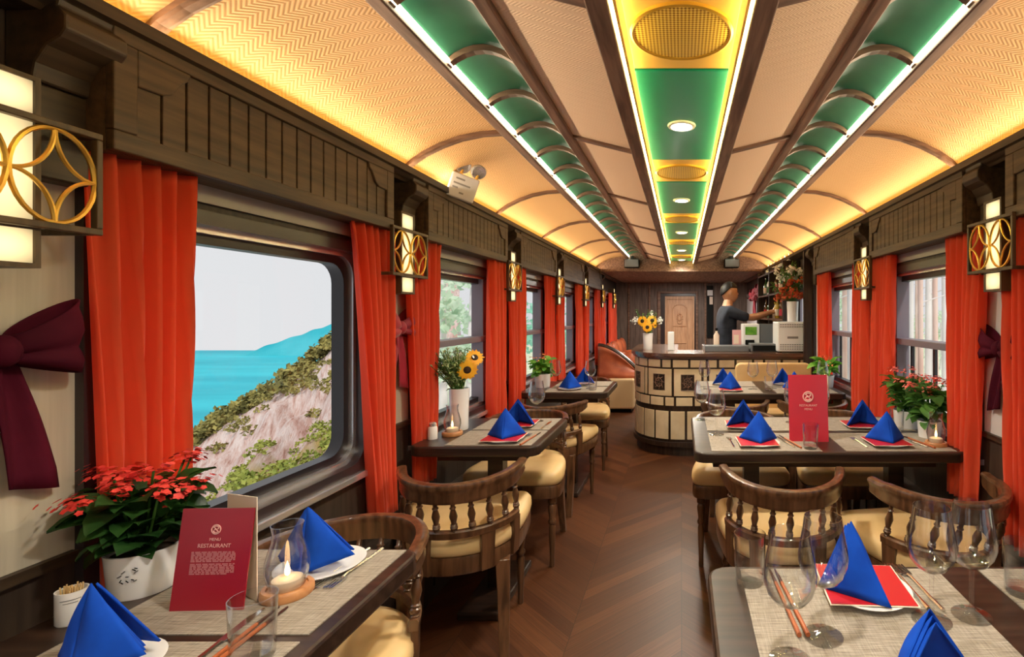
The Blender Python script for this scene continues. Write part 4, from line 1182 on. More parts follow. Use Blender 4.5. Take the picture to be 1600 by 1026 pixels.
# menu cards ---------------------------------------------------------------
def letter(txt, size, loc, rot, m, parent, name='lettering'):
    cu = bpy.data.curves.new(name, 'FONT'); cu.body = txt; cu.size = size; cu.align_x = 'CENTER'; cu.extrude = 0.00015
    o = bpy.data.objects.new(name, cu); C.objects.link(o)
    bpy.context.view_layer.update()
    me = bpy.data.meshes.new_from_object(o.evaluated_get(bpy.context.evaluated_depsgraph_get()))
    bpy.data.objects.remove(o)
    q = bpy.data.objects.new(name, me); C.objects.link(q)
    me.materials.clear(); me.materials.append(m)
    q.location = loc; q.rotation_euler = rot; q.parent = parent
    return q
def menu(loc, rz, w, h, tilt, m, lines, label, paras, bk=1.10):
    root = thing('menu_card', label, 'menu', loc, rz, 'red standing menus')
    T = radians(tilt)
    def on(x, z, dy=0.0): # point on front panel
        return (x, z * sin(T) + dy * cos(T), z * cos(T) - dy * sin(T))
    def slab(mb, x0, x1, z0, z1, d0, d1):
        vs_ = [on(x, z, d) for d in (d0, d1) for x, z in ((x0, z0), (x1, z0), (x1, z1), (x0, z1))]
        mb.add(vs_, [(0, 1, 2, 3), (7, 6, 5, 4), (0, 4, 5, 1), (1, 5, 6, 2), (2, 6, 7, 3), (3, 7, 4, 0)])
    mb = MB(); slab(mb, -w / 2, w / 2, 0, h, 0.0, 0.0025); mb.build('front_cover', m, root, smooth=False)
    mb = MB(); slab(mb, -w / 2 + 0.002, w / 2 - 0.002, 0.002, h - 0.002, 0.0026, 0.004); mb.build('inside_page', M['paper'], root, smooth=False)
    mb = MB(); th = radians(16)
    vs_ = [(x, 0.006 + 0.085 * t + d, lerp(0.0, h * bk, z)) for d in (0, 0.0022) for x, t, z in ((-w / 2 + .03, 1, 0), (w / 2 + 0.004, 0.25, 0), (w / 2 + 0.004, 0.25, 1), (-w / 2 + .03, 1, 0.93))]
    mb.add(vs_, [(0, 1, 2, 3), (7, 6, 5, 4), (0, 4, 5, 1), (1, 5, 6, 2), (2, 6, 7, 3), (3, 7, 4, 0)])
    mb.build('back_cover', M['paper'], root, smooth=False)
    r = w * 0.062; zc = h * (0.79 if paras else 0.67)
    if not paras: r = w * 0.125
    mb = MB()
    mb.tube([on(r * cos(2 * pi * i / 32), zc + r * sin(2 * pi * i / 32), -0.0006) for i in range(32)], r * 0.13, 6, closed=True)
    for sgn in (1, -1):
        mb.tube([on(sgn * r * .55 * cos(radians(a)) * 1.0, zc + sgn * (r * 0.36 + r * 0.36 * sin(radians(a))), -0.0006) for a in range(-90, 181, 15)], r * 0.13, 6)
    mb.tube([on(-r * .6, zc + r * .6, -0.0006), on(r * .6, zc - r * .6, -0.0006)], r * 0.11, 6)
    mb.build('emblem', M['print'], root)
    rot = (pi / 2 - T, 0, 0)
    for txt, size, z in lines:
        letter(txt, size, on(0, z, -0.0005), rot, M['print'], root)
    if paras:
        mb = MB(); rr = random.Random(5)
        for z0, z1 in paras:
            k = 7
            for i in range(k):
                z = lerp(z1, z0, (i + 0.5) / k); x = -w * 0.30
                while x < w * 0.30 * (0.75 if i == k - 1 else 1):
                    l = rr.uniform(0.004, 0.011)
                    slab(mb, x, min(x + l, w * 0.31), z - 0.0011, z + 0.0011, -0.0005, 0); x += l + 0.0022
        mb.build('paragraph_text', M['print_dim'], root, smooth=False)
    return root

# ============================================================ table settings
# --- lantern table by the sea view window
placemat(-1.02, -0.637, 0.885, 1.20, 'woven placemat under the candle lantern and far napkin of the lantern table')
placemat(-1.03, -0.637, 0.47, 0.865, 'woven placemat under the glass tumbler at the picture edge of the lantern table')
menu((-0.876, 0.955, MZ), radians(2), 0.132, 0.180, 9, M['menu_red'], [('MENU', 0.0075, 0.122), ('RESTAURANT', 0.0098, 0.110)], 'dark red standing menu card with two text blocks beside the candle lantern', [(0.062, 0.082), (0.084, 0.103)])
candle((-0.768, 1.010, MZ), 0, 'lit candle in a glass chimney on a round wooden base, beside the dark red menu', 'candle lanterns')
tumbler((-0.678, 0.82, MZ), 0, 'empty tumbler in front of the dark red menu card, beside the chopsticks', 'clear tumblers')
plate((-0.775, 1.115, MZ), 0, 'white plate under the blue napkin behind the candle lantern', 'white plates under the napkins')
tri_napkin((-0.792, 1.115, MZ + 0.008), radians(-4), 'blue triangular napkin standing behind the candle lantern', 'blue folded napkins')
plate((-0.885, 0.775, MZ), 0, 'white plate under the large blue napkin at the picture edge', 'white plates under the napkins')
tri_napkin((-0.90, 0.80, MZ + 0.008), radians(-6), 'large blue triangular napkin in front of the potted red flowers', 'blue folded napkins')
fork((-0.727, 1.115, MZ), radians(178), 'steel fork beside the napkin behind the candle lantern', 'steel cutlery')
fork((-0.697, 1.115, MZ), radians(177), 'steel fork closest to the aisle on the lantern table', 'steel cutlery')
stick((-0.738, 0.845, MZ), radians(4), 'orange brown chopstick beside the tumbler on the lantern table', 'wooden chopsticks')
stick((-0.726, 0.845, MZ), radians(2), 'second orange brown chopstick touching the tumbler on the lantern table', 'wooden chopsticks')
knife((-0.765, 0.86, MZ), radians(6), 'dark handled table knife below the dark red menu card', 'steel cutlery')
t = thing('toothpick_holder', 'white cup of toothpicks at the wall end of the lantern table', 'toothpick holder', (-1.088, 0.925, TZ))
MB().lathe([(0, 0), (0.019, 0), (0.021, 0.003), (0.021, 0.058), (0.019, 0.058), (0.019, 0.02), (0, 0.02)], 24).build('cup', M['porcelain'], t)
mb = MB(); rr = random.Random(3)
for k in range(34):
    a = rr.uniform(0, 2 * pi); q = rr.uniform(0, 0.016)
    mb.tube([(q * .8 * cos(a), q * .8 * sin(a), 0.021), (q * cos(a), q * sin(a), rr.uniform(0.060, 0.066))], 0.0011, 4)
mb.build('toothpicks', M['cushion'], t)
mb = MB(); mb.tube([(0.0212 * cos(radians(a)), 0.0212 * sin(radians(a)), 0.046) for a in range(-80, 0, 10)], 0.0007, 4)
mb.tube([(0.0212 * cos(radians(a)), 0.0212 * sin(radians(a)), 0.041) for a in range(-70, -10, 10)], 0.0007, 4).build('printed_mark', M['grey_plastic'], t)
pl, pot = kalanchoe((-1.075, 1.035, TZ), 'red flowering plant with dark leaves in a white pot by the sea view curtain', 21, 0.056, 0.085, 0.125, 0.185, 'leaf', 'petal_red', 19, 120, leaf_len=0.056, blos=26)
mb = MB(); rr = random.Random(4)
for k in range(11):
    a = radians(-70 + rr.uniform(-16, 16)); z = rr.uniform(0.035, 0.068)
    R_ = 0.0555 * (0.87 + 0.13 * z / 0.085) + 0.001
    p0 = Vector((R_ * cos(a), R_ * sin(a), z))
    mb.tube([p0, p0 + Vector((rr.uniform(.002, .008), 0, rr.uniform(-.004, .006)))], 0.0009, 4)
mb.build('painted_sprig', M['black'], pot)

# --- sunflower table
placemat(-0.985, -0.625, 2.15, 2.42, 'woven placemat under the front napkin of the sunflower table')
placemat(-0.985, -0.625, 2.44, 2.70, 'woven placemat at the far half of the sunflower table')
plate((-0.765, 2.235, MZ), 0, 'white plate under the front napkin of the sunflower table', 'white plates under the napkins')
card((-0.765, 2.235, MZ + 0.0145), 0, 'red card under the front napkin of the sunflower table', 'red cards on the plates')
napkin((-0.765, 2.245, MZ + 0.0165), radians(8), 'blue folded napkin at the front of the sunflower table', 'blue folded napkins')
plate((-0.79, 2.52, MZ), 0, 'white plate under the rear napkin of the sunflower table', 'white plates under the napkins')
card((-0.79, 2.52, MZ + 0.0145), 0, 'red card under the rear napkin of the sunflower table', 'red cards on the plates')
napkin((-0.79, 2.51, MZ + 0.0165), radians(188), 'blue folded napkin at the rear of the sunflower table', 'blue folded napkins')
wineglass((-0.735, 2.63, MZ), 0, 'wine glass behind the blue napkins on the sunflower table', 'clear wine glasses')
fork((-0.685, 2.26, MZ), 0, 'steel fork by the aisle edge of the sunflower table', 'steel cutlery')
knife((-0.66, 2.52, MZ), 0, 'steel knife by the aisle edge of the sunflower table, rear setting', 'steel cutlery')
stick((-0.655, 2.25, MZ), radians(-6), 'orange chopstick at the front aisle corner of the sunflower table', 'wooden chopsticks')
candle((-1.035, 2.34, TZ), 0, 'lit glass candle lantern on a wooden base at the foot of the sunflower vase', 'candle lanterns')
t = thing('salt_shaker', 'small white shaker beside the lantern on the sunflower table', 'shaker', (-1.090, 2.27, TZ))
MB().lathe([(0, 0), (0.020, 0), (0.021, 0.004), (0.019, 0.05), (0.015, 0.056), (0, 0.056)], 20).build('jar', M['porcelain'], t)
MB().lathe([(0.0155, 0.0555), (0.0155, 0.068), (0.010, 0.073), (0, 0.074)], 20).build('lid', M['alu'], t)

def vase(loc, label, r, h, m='white_gloss', rings=0):
    root = thing('flower_vase', label, 'vase', loc, group='white flower vases')
    MB().lathe([(0, 0), (r * 0.86, 0), (r * 0.9, 0.004), (r * 0.92, h * .5), (r, h), (r * 0.9, h), (r * 0.8, h * .5), (r * .78, 0.012), (0, 0.012)], 28).build('body', M[m], root)
    return root
def sunflower_head(parent, c, r, facing, rr):
    q = Vector(facing).normalized().to_track_quat('Z', 'Y').to_matrix().to_4x4(); Mx = Matrix.Translation(c) @ q
    h = MB().lathe([(0, 0.010), (r * .22, 0.010), (r * .40, 0.004), (r * .42, -0.004), (0, -0.01)], 20, M=Mx).build('sunflower_head', M['seed'], parent)
    mb = MB()
    for lay in range(2):
        n = 15
        for k in range(n):
            a = 2 * pi * (k + lay * 0.5) / n; rl = r * (1.0 - 0.10 * lay) * rr.uniform(.9, 1.05); z = 0.002 - 0.003 * lay
            w_ = r * 0.16
            def P_(t, s_): return (t * cos(a) - s_ * sin(a), t * sin(a) + s_ * cos(a), z + 0.10 * r * sin(pi * (t / rl)) )
            mb.add([P_(r * .34, -w_ * .6), P_(r * .34, w_ * .6), P_(r * .7, w_), P_(r * .7, -w_), P_(rl, 0)], [(0, 1, 2, 3), (3, 2, 4)], Mx)
    mb.build('petals', M['petal_yellow'], h, angle=0.3, fix=False)
def bouquet(loc, label, heads, z0, sprays, whites, seed, col='leaf_mid', spread=0.10, hgt=0.18, group='flower bouquets', bias=(0, 0)):
    rr = random.Random(seed)
    root = thing('flower_bouquet', label, 'flowers', loc, group=group)
    st = MB(); lf = MB()
    for c, r, f in heads:
        st.tube([(0, 0, z0 - 0.08), (c[0] * .5, c[1] * .5, lerp(z0, c[2], .6)), c], 0.004, 6)
        sunflower_head(root, c, r, f, rr)
    for k in range(sprays):
        a = rr.uniform(0, 2 * pi); rad = spread * rr.uniform(.3, 1)
        tip = Vector((rad * cos(a) + bias[0] * rr.uniform(.3, 1), rad * sin(a) + bias[1] * rr.uniform(.3, 1), z0 + hgt * rr.uniform(.45, 1)))
        base = Vector((0, 0, z0 - 0.05))
        mid = base.lerp(tip, .5) + Vector((0, 0, .02))
        st.tube([base, mid, tip], 0.0016, 4)
        for j in range(12):
            t_ = rr.uniform(.3, 1); p = base.lerp(mid, t_ * 2) if t_ < .5 else mid.lerp(tip, t_ * 2 - 1)
            dv = Vector((rr.gauss(0, 1), rr.gauss(0, 1), rr.gauss(.3, .6))).normalized() * rr.uniform(.012, .028)
            leaf_blade(lf, p, p + dv, 0.006, rr, seg=2)
    st.build('stems', M['leaf_mid'], root); lf.build('foliage', M[col], root, angle=2)
    if whites:
        for c in whites:
            fl = MB()
            for k in range(26):
                off = Vector((rr.gauss(0, 1), rr.gauss(0, 1), rr.gauss(0, 1))) * 0.013
                blossom(fl, Vector(c) + off, rr.uniform(.008, .013), 5, rr, (off + Vector((0, 0, .01))).normalized())
            fl.build('white_bloom', M['petal_white'], root, angle=.3, fix=False)
    return root
vase((-1.055, 2.46, TZ), 'white vase holding the sunflower on the small table', 0.046, 0.195)
bouquet((-1.055, 2.46, TZ), 'sunflower and feathery greenery in the white vase on the small table', [((0.055, -0.04, 0.285), 0.050, (.35, -1, .05)), ((0.06, 0.03, 0.335), 0.046, (.5, -.7, .5))], 0.19, 90, [(0.0, -0.01, 0.345), (0.015, 0.02, 0.325), (-.01, .0, .32)], 5, 'bouquet_green', 0.085, 0.20, bias=(-0.045, -0.07))

# --- leafy plant table near the sofa
placemat(-0.96, -0.55, 3.60, 3.86, 'woven placemat under the napkin of the leafy plant table')
placemat(-0.96, -0.55, 3.90, 4.17, 'woven placemat at the far half of the leafy plant table')
plate((-0.80, 3.72, MZ), 0, 'white plate under the front napkin of the leafy plant table', 'white plates under the napkins')
napkin((-0.805, 3.73, MZ + 0.013), radians(6), 'blue folded napkin at the front of the leafy plant table', 'blue folded napkins')
plate((-0.75, 4.0, MZ), 0, 'white plate under the rear napkin of the leafy plant table', 'white plates under the napkins')
napkin((-0.75, 4.0, MZ + 0.013), radians(186), 'blue folded napkin at the rear of the leafy plant table', 'blue folded napkins')
wineglass((-0.925, 3.80, MZ), 0, 'wine glass between the potted plant and napkin on the leafy plant table', 'clear wine glasses')
wineglass((-0.665, 3.78, MZ), 0, 'wine glass at the aisle side of the leafy plant table', 'clear wine glasses')
tumbler((-0.635, 3.70, MZ), 0, 'tumbler by the aisle corner of the leafy plant table', 'clear tumblers')
kalanchoe((-1.035, 3.86, TZ), 'bright green potted plant with orange tips in a white pot, sea side', 31, 0.06, 0.10, 0.085, 0.15, 'leaf_bright', 'petal_orange', 9, 60, blos=7)

# --- wide table at the picture edge
placemat(0.125, 0.545, 0.805, 1.112, 'woven placemat under the red card and wine glasses of the front wide table')
placemat(0.125, 0.545, 0.44, 0.765, 'woven placemat under the front napkin at the picture bottom')
placemat(0.634, 1.055, 0.805, 1.112, 'woven placemat at the window end of the front wide table')
plate((0.362, 1.015, MZ), 0, 'white plate under the tall narrow napkin on the front wide table', 'white plates under the napkins')
card((0.357, 1.022, MZ + 0.0145), radians(-3), 'bright red square card under the tall narrow napkin', 'red cards on the plates')
spike = Kind(lambda: make_napkin(0.045, 0.128, 0.075, 0.0))
t = spike((0.335, 0.995, MZ + 0.0165), radians(35), 'blue napkin seen edge on, standing on the bright red card', 'blue folded napkins')
plate((0.335, 0.665, MZ), 0, 'white plate under the blue napkin at the picture bottom', 'white plates under the napkins')
card((0.315, 0.685, MZ + 0.0145), radians(4), 'red card under the blue napkin at the picture bottom', 'red cards on the plates')
tri = napkin((0.345, 0.735, MZ + 0.0165), radians(188), 'blue napkin at the picture bottom, in front of the wine glasses', 'blue folded napkins')
wineglass((0.171, 0.818, MZ), 0, 'wine glass nearest the aisle on the front wide table', 'clear wine glasses')
wineglass((0.240, 0.880, MZ), 0, 'wine glass in front of the edge-on blue napkin', 'clear wine glasses')
wineglass((0.446, 0.925, MZ), 0, 'wine glass over the forks on the front wide table', 'clear wine glasses')
wineglass((0.526, 0.940, MZ), 0, 'wine glass at the window side of the forks on the front wide table', 'clear wine glasses')
tumbler((0.139, 1.055, MZ), 0, 'tumbler at the far aisle corner of the front wide table', 'clear tumblers')
tumbler((0.665, 1.015, MZ), 0, 'tumbler cut by the picture edge on the front wide table', 'clear tumblers')
fork((0.452, 1.04, MZ), radians(2), 'steel fork beside the bright red card', 'steel cutlery')
fork((0.474, 1.035, MZ), radians(4), 'second steel fork beside the bright red card, closer to the window', 'steel cutlery')
knife((0.492, 0.66, MZ), radians(0), 'dark knife beside the front napkin at the picture bottom', 'steel cutlery')
stick((0.206, 0.985, MZ), radians(4), 'orange chopstick between the wine glass stems on the front wide table', 'wooden chopsticks')
stick((0.193, 0.985, MZ), radians(3), 'second orange chopstick between the wine glass stems, aisle side', 'wooden chopsticks')

# --- tall menu table
for x0, n_ in ((0.12, 'aisle'), (0.655, 'window')):
    placemat(x0, x0 + 0.44, 2.06, 2.37, 'woven placemat under the front %s side napkin of the tall menu table' % n_)
    placemat(x0, x0 + 0.44, 2.42, 2.73, 'woven placemat under the rear %s side napkin of the tall menu table' % n_)
    x = 0.325 if n_ == 'aisle' else 0.865
    plate((x, 2.165, MZ), 0, 'white plate under the front %s side napkin of the tall menu table' % n_, 'white plates under the napkins')
    card((x - 0.01, 2.165, MZ + 0.0145), radians(2), 'red card under the front %s side napkin of the tall menu table' % n_, 'red cards on the plates')
    napkin((x, 2.175, MZ + 0.0165), radians(-3), 'blue folded napkin at the front %s side of the tall menu table' % n_, 'blue folded napkins')
    x2 = 0.295 if n_ == 'aisle' else 0.865
    plate((x2, 2.50, MZ), 0, 'white plate under the rear %s side napkin of the tall menu table' % n_, 'white plates under the napkins')
    card((x2, 2.50, MZ + 0.0145), 0, 'red card under the rear %s side napkin of the tall menu table' % n_, 'red cards on the plates')
    napkin((x2, 2.49, MZ + 0.0165), radians(177), 'blue folded napkin at the rear %s side of the tall menu table' % n_, 'blue folded napkins')
    fork((x - 0.115, 2.19, MZ), radians(3), 'steel fork on the aisle side of the front %s side napkin, tall menu table' % n_, 'steel cutlery')
    knife((x + 0.115, 2.20, MZ), radians(12), 'steel knife on the window side of the front %s side napkin, tall menu table' % n_, 'steel cutlery')
    stick((x + 0.135, 2.20, MZ), radians(12), 'orange chopstick on the window side of the front %s side napkin, tall menu table' % n_, 'wooden chopsticks')
    fork((x2 + 0.12, 2.52, MZ), pi, 'steel fork by the rear %s side napkin, tall menu table' % n_, 'steel cutlery')
menu((0.545, 2.215, TZ), radians(0), 0.168, 0.285, 6, M['menu_bright'], [('RESTAURANT', 0.0125, 0.150), ('MENU', 0.0125, 0.134)], 'tall bright red standing menu with round emblem on the wide table', None, 0.985)
tumbler((0.522, 2.10, MZ), 0, 'tumbler standing right before the tall red menu', 'clear tumblers')
wineglass((0.158, 2.34, MZ), 0, 'wine glass at the aisle side of the tall menu table, before the napkins', 'clear wine glasses')
wineglass((0.105, 2.68, TZ), 0, 'wine glass at the far aisle corner of the tall menu table', 'clear wine glasses')
wineglass((0.555, 2.60, MZ), 0, 'wine glass half hidden behind the tall red menu', 'clear wine glasses')
wineglass((0.695, 2.58, MZ), 0, 'wine glass on the window side behind the tall red menu', 'clear wine glasses')
tumbler((1.005, 2.42, MZ), 0, 'tumbler before the white pots on the tall menu table', 'clear tumblers')
kalanchoe((1.085, 2.50, TZ), 'coral flowering plant in a wide white pot by the pine window', 41, 0.062, 0.085, 0.125, 0.215, 'leaf_mid', 'petal_pink', 14, 110)
kalanchoe((1.10, 2.30, TZ), 'coral flowering plant closest to the curtain by the pine window', 42, 0.052, 0.075, 0.115, 0.205, 'leaf_mid', 'petal_pink', 14, 110)
candle((1.055, 2.15, TZ), 0, 'glass lantern on a wooden base in front of the coral flowering plants', 'candle lanterns')

# --- table at the bar
for x0, n_ in ((0.14, 'aisle'), (0.655, 'window')):
    placemat(x0, x0 + 0.42, 3.55, 3.84, 'woven placemat at the front %s side of the table at the bar' % n_)
    placemat(x0, x0 + 0.42, 3.88, 4.17, 'woven placemat at the rear %s side of the table at the bar' % n_)
    x = 0.345 if n_ == 'aisle' else 0.80
    plate((x, 3.66, MZ), 0, 'white plate under the front %s side napkin of the table at the bar' % n_, 'white plates under the napkins')
    card((x, 3.66, MZ + 0.0145), 0, 'red card under the front %s side napkin of the table at the bar' % n_, 'red cards on the plates')
    napkin((x, 3.67, MZ + 0.0165), 0, 'blue folded napkin at the front %s side of the table at the bar' % n_, 'blue folded napkins')
    plate((x - 0.03, 3.98, MZ), 0, 'white plate under the rear %s side napkin of the table at the bar' % n_, 'white plates under the napkins')
    napkin((x - 0.03, 3.97, MZ + 0.013), pi, 'blue folded napkin at the rear %s side of the table at the bar' % n_, 'blue folded napkins')
wineglass((0.165, 3.74, MZ), 0, 'wine glass at the aisle side of the table at the bar', 'clear wine glasses')
wineglass((0.515, 3.74, MZ), 0, 'wine glass on the window side of the first napkin on the table at the bar', 'clear wine glasses')
wineglass((0.66, 3.78, MZ), 0, 'wine glass in the middle of the table at the bar', 'clear wine glasses')
tumbler((0.62, 3.68, MZ), 0, 'tumbler in the middle of the table at the bar', 'clear tumblers')
wineglass((1.0, 3.68, MZ), 0, 'wine glass before the bright green plant on the table at the bar', 'clear wine glasses')
kalanchoe((1.075, 3.86, TZ), 'bright green potted plant with orange tips on the table at the bar, forest side', 51, 0.06, 0.09, 0.10, 0.15, 'leaf_bright', 'petal_orange', 7, 55, blos=7, leaf_len=0.085)

# ============================================================ bar counter
def bar_path(off=0.0):
    """plan of the counter face: side, rounded corner, long front; off > 0 is outwards"""
    rx, ry = 0.46 + off, 0.52 + off
    pts = [(-0.46 - off, 6.1), (-0.46 - off, 5.25)]
    pts += [(0.0 + rx * cos(radians(a)), 5.24 + ry * sin(radians(a))) for a in range(180, 271, 6)]
    pts += [(0.3, 4.72 - off), (0.6, 4.72 - off), (0.9, 4.72 - off), (1.18, 4.72 - off)]
    return pts
bp = bar_path()
BL = [0.0]
for a, b in zip(bp, bp[1:]): BL.append(BL[-1] + math.dist(a, b))
def bar_at(s_, off):
    P_ = bar_path(off)
    for i in range(len(BL) - 1):
        if s_ <= BL[i + 1] or i == len(BL) - 2:
            t_ = (s_ - BL[i]) / (BL[i + 1] - BL[i]); a, b = P_[i], P_[i + 1]
            return (lerp(a[0], b[0], t_), lerp(a[1], b[1], t_))
bar = thing('bar_counter', 'curved bar counter with cream panels, dark grid and fretwork squares', 'bar counter', (0, 0, 0))
def bar_band(mb, s0, s1, z0, z1, o0, o1, n=6):
    ks = [lerp(s0, s1, i / n) for i in range(n + 1)]
    rings = []
    for k in ks:
        a, b = bar_at(k, o0), bar_at(k, o1)
        rings.append([(a[0], a[1], z0), (b[0], b[1], z0), (b[0], b[1], z1), (a[0], a[1], z1)])
    mb.loft(rings)
LT = BL[-1]
mb = MB(); bar_band(mb, 0, LT, 0.10, 0.90, -0.05, 0.0, 60); mb.build('counter_body', M['bar_dark'], bar, angle=0.5)
mb = MB(); bar_band(mb, 0, LT, 0.0, 0.085, -0.05, -0.012, 60); bar_band(mb, 0, LT, 0.085, 0.125, -0.05, 0.022, 60); mb.build('plinth', M['bar_dark'], bar, angle=0.5)
mb = MB(); bar_band(mb, 0, LT, 0.905, 0.935, -0.42, 0.045, 60); bar_band(mb, 0, LT, 0.885, 0.906, -0.05, 0.03, 60); mb.build('counter_top', M['bar_top'], bar, angle=0.5)
def row(z0, z1, lens, name, s0=0.02, fret=False):
    mb = MB(); cents = []; s_ = s0; i = 0
    while s_ < LT - 0.05:
        l = lens[i % len(lens)]; e_ = min(s_ + l, LT - 0.01)
        bar_band(mb, s_ + 0.011, e_ - 0.011, z0, z1, 0.0, 0.010, 5)
        if fret and l > 0.2: cents.append((s_ + e_) / 2)
        s_ = e_; i += 1
    mb.build(name, M['bar_cream'], bar, angle=0.5, bevel=0.002)
    if fret:
        for c in cents:
            zc = (z0 + z1) / 2; fr = MB(); bar_band(fr, c - 0.062, c + 0.062, zc - 0.075, zc + 0.075, 0.0, 0.0105, 4)
            f_ = fr.build('fretwork', M['bar_dark'], bar, angle=0.5); g = MB()
            def P3(u, v):
                q = bar_at(c + u * 0.062, 0.0112); return (q[0], q[1], zc + v * 0.075)
            for k in range(8):
                a = 2 * pi * k / 8
                g.tube([P3(.15 * cos(a), .15 * sin(a)), P3(.55 * cos(a + .3), .55 * sin(a + .3)), P3(.9 * cos(a), .9 * sin(a))], 0.0035, 4)
            g.tube([P3(.55 * cos(2 * pi * k / 16), .55 * sin(2 * pi * k / 16)) for k in range(16)], 0.0035, 4, closed=True)
            g.tube([P3(-.95, -.95), P3(.95, -.95), P3(.95, .95), P3(-.95, .95)], 0.003, 4, closed=True)
            g.build('lattice_tracery', M['wood_beam'], f_)
row(0.805, 0.875, [0.16, 0.10, 0.16], 'top_panels')
row(0.545, 0.79, [0.05, 0.27, 0.27], 'square_panels', 0.05, True)
row(0.455, 0.53, [0.16, 0.10, 0.17], 'middle_panels')
row(0.15, 0.405, [0.15, 0.15, 0.15], 'base_panels')

BZ = 0.935
vase((-0.34, 5.22, BZ), 'white vase with sunflowers on the curved corner of the bar', 0.052, 0.165)
bouquet((-0.34, 5.22, BZ), 'three sunflowers with white blooms in the vase on the bar corner', [((-0.05, -0.05, 0.285), 0.058, (-.3, -1, .1)), ((0.045, -0.05, 0.29), 0.058, (.3, -1, .2)), ((0.0, -0.07, 0.225), 0.055, (0, -1, .0)), ((0.07, -0.03, 0.25), 0.04, (.8, -.6, .1))], 0.16, 34, [(-0.135, -0.03, 0.29), (-0.12, -.02, .30), (0.12, -0.03, 0.285), (0.13, 0, .30), (.04, 0, .36)], 6, 'leaf_mid', 0.13, 0.24)
o = MB().lathe([(0, 0), (0.042, 0), (0.044, 0.004), (0.044, 0.176), (0.041, 0.18), (0, 0.18)], 4, M=Matrix.Rotation(pi / 4, 4, 'Z')).build('white_canister', M['white_plastic'], smooth=False, bevel=0.003)
o.location = (-0.105, 5.12, BZ); tag(o, 'plain white square canister beside the sunflower vase on the bar', 'canister')
t = thing('till_drawer', 'long flat grey till drawer in front of the barman', 'till', (0.42, 5.0, BZ))
MB().box(-0.215, 0.215, -0.10, 0.10, 0, 0.055).build('body', M['grey_plastic'], t, smooth=False, bevel=0.005); MB().box(-0.22, -0.20, -0.105, 0.10, 0, 0.06).build('end_cap', M['alu'], t, smooth=False)
t = thing('till_drawer', 'short grey box drawer beside the white machine on the bar', 'till', (0.79, 4.98, BZ))
MB().box(-0.135, 0.135, -0.10, 0.10, 0, 0.075).build('body', M['grey_plastic'], t, smooth=False, bevel=0.006); MB().box(-0.12, 0.12, -0.106, -0.098, 0.01, 0.06).build('front_panel', M['black'], t, smooth=False)
t = thing('coffee_machine', 'white drinks machine with coloured label behind the grey boxes', 'coffee machine', (0.70, 5.30, BZ - 0.003))
MB().box(-0.085, 0.085, -0.09, 0.09, 0.0, 0.26).build('housing', M['white_plastic'], t, smooth=False, bevel=0.01)
MB().box(-0.06, 0.055, -0.094, -0.088, 0.15, 0.23).build('label_panel', M['leaf_bright'], t, smooth=False)
MB().box(-0.06, 0.03, -0.10, -0.088, 0.05, 0.10).build('drip_tray', M['black'], t, smooth=False)
t = thing('monitor', 'grey backed till monitor between the drinks machine and white machine', 'monitor', (0.89, 5.25, BZ - 0.003))
MB().box(-0.10, 0.10, -0.02, 0.02, 0.05, 0.26).build('screen_back', M['grey_plastic'], t, smooth=False, bevel=0.006); MB().box(-0.03, 0.03, -0.01, 0.01, 0.0, 0.08).build('stand', M['grey_plastic'], t, smooth=False); MB().box(-0.08, 0.08, -0.06, 0.06, 0.0, 0.01).build('base', M['grey_plastic'], t, smooth=False)
t = thing('white_machine', 'square white machine with vents at the end of the bar', 'appliance', (1.025, 4.90, BZ))
MB().box(-0.14, 0.14, -0.12, 0.14, 0.008, 0.285).build('housing', M['white_plastic'], t, smooth=False, bevel=0.012)
for zs, nm in (((0.03, 0.05, 0.07), 'lower_vent'), ((0.235, 0.255), 'upper_vent')):
    mb = MB()
    for z in zs:
        for x in range(-5, 6): mb.box(x * 0.022 - 0.008, x * 0.022 + 0.008, -0.1215, -0.119, z, z + 0.008)
    mb.build(nm, M['grey_text'], t, smooth=False)
for x in (-0.11, 0.11):
    MB().box(x - 0.015, x + 0.015, -0.10, 0.10, 0.0, 0.01).build('foot', M['black'], t, smooth=False)
MB().box(-0.05, 0.05, -0.1215, -0.119, 0.13, 0.15).build('badge', M['grey_text'], t, smooth=False)
VZ = BZ + 0.285
vase((1.055, 4.93, VZ), 'tall white fluted vase standing on the white machine', 0.055, 0.19)
# big dried arrangement
rr = random.Random(77)
big = thing('flower_bouquet', 'large spreading arrangement of russet blooms and pale buds above the white machine', 'flowers', (1.055, 4.93, VZ), group='flower bouquets')
st = MB(); fl = MB(); wh = MB(); lf = MB()
for k in range(60):
    a = rr.uniform(0, 2 * pi); rad = rr.uniform(0.02, 0.17); z = rr.uniform(0.22, 0.52)
    tip = Vector((rad * cos(a) * 0.85 - 0.03, rad * sin(a) * 0.9, z)); tip.x = min(tip.x, 0.12)
    st.tube([(0, 0, 0.10), (tip.x * .4, tip.y * .4, lerp(.17, z, .5)), tip], 0.0018, 4)
    sel = rr.random()
    red = z < 0.40 and sel < .8
    mbx = fl if red else (wh if sel < .6 else lf)
    if mbx is not lf: mbx = MB()
    for j in range(12):
        off = Vector((rr.gauss(0, 1), rr.gauss(0, 1), rr.gauss(0, 1))) * 0.016
        if mbx is lf: leaf_blade(lf, tip, tip + off * 2.6, 0.007, rr, seg=2)
        else: blossom(mbx, tip + off, rr.uniform(.010, .018), 5, rr, (off + Vector((0, -0.01, 0.005))).normalized())
    if mbx is not lf: mbx.build('russet_bloom' if red else 'pale_bud', M['dry_red' if red else 'petal_white'], big, angle=.3, fix=False)
st.build('stems', M['leaf_mid'], big); lf.build('leaves', M['leaf_mid'], big, angle=2)

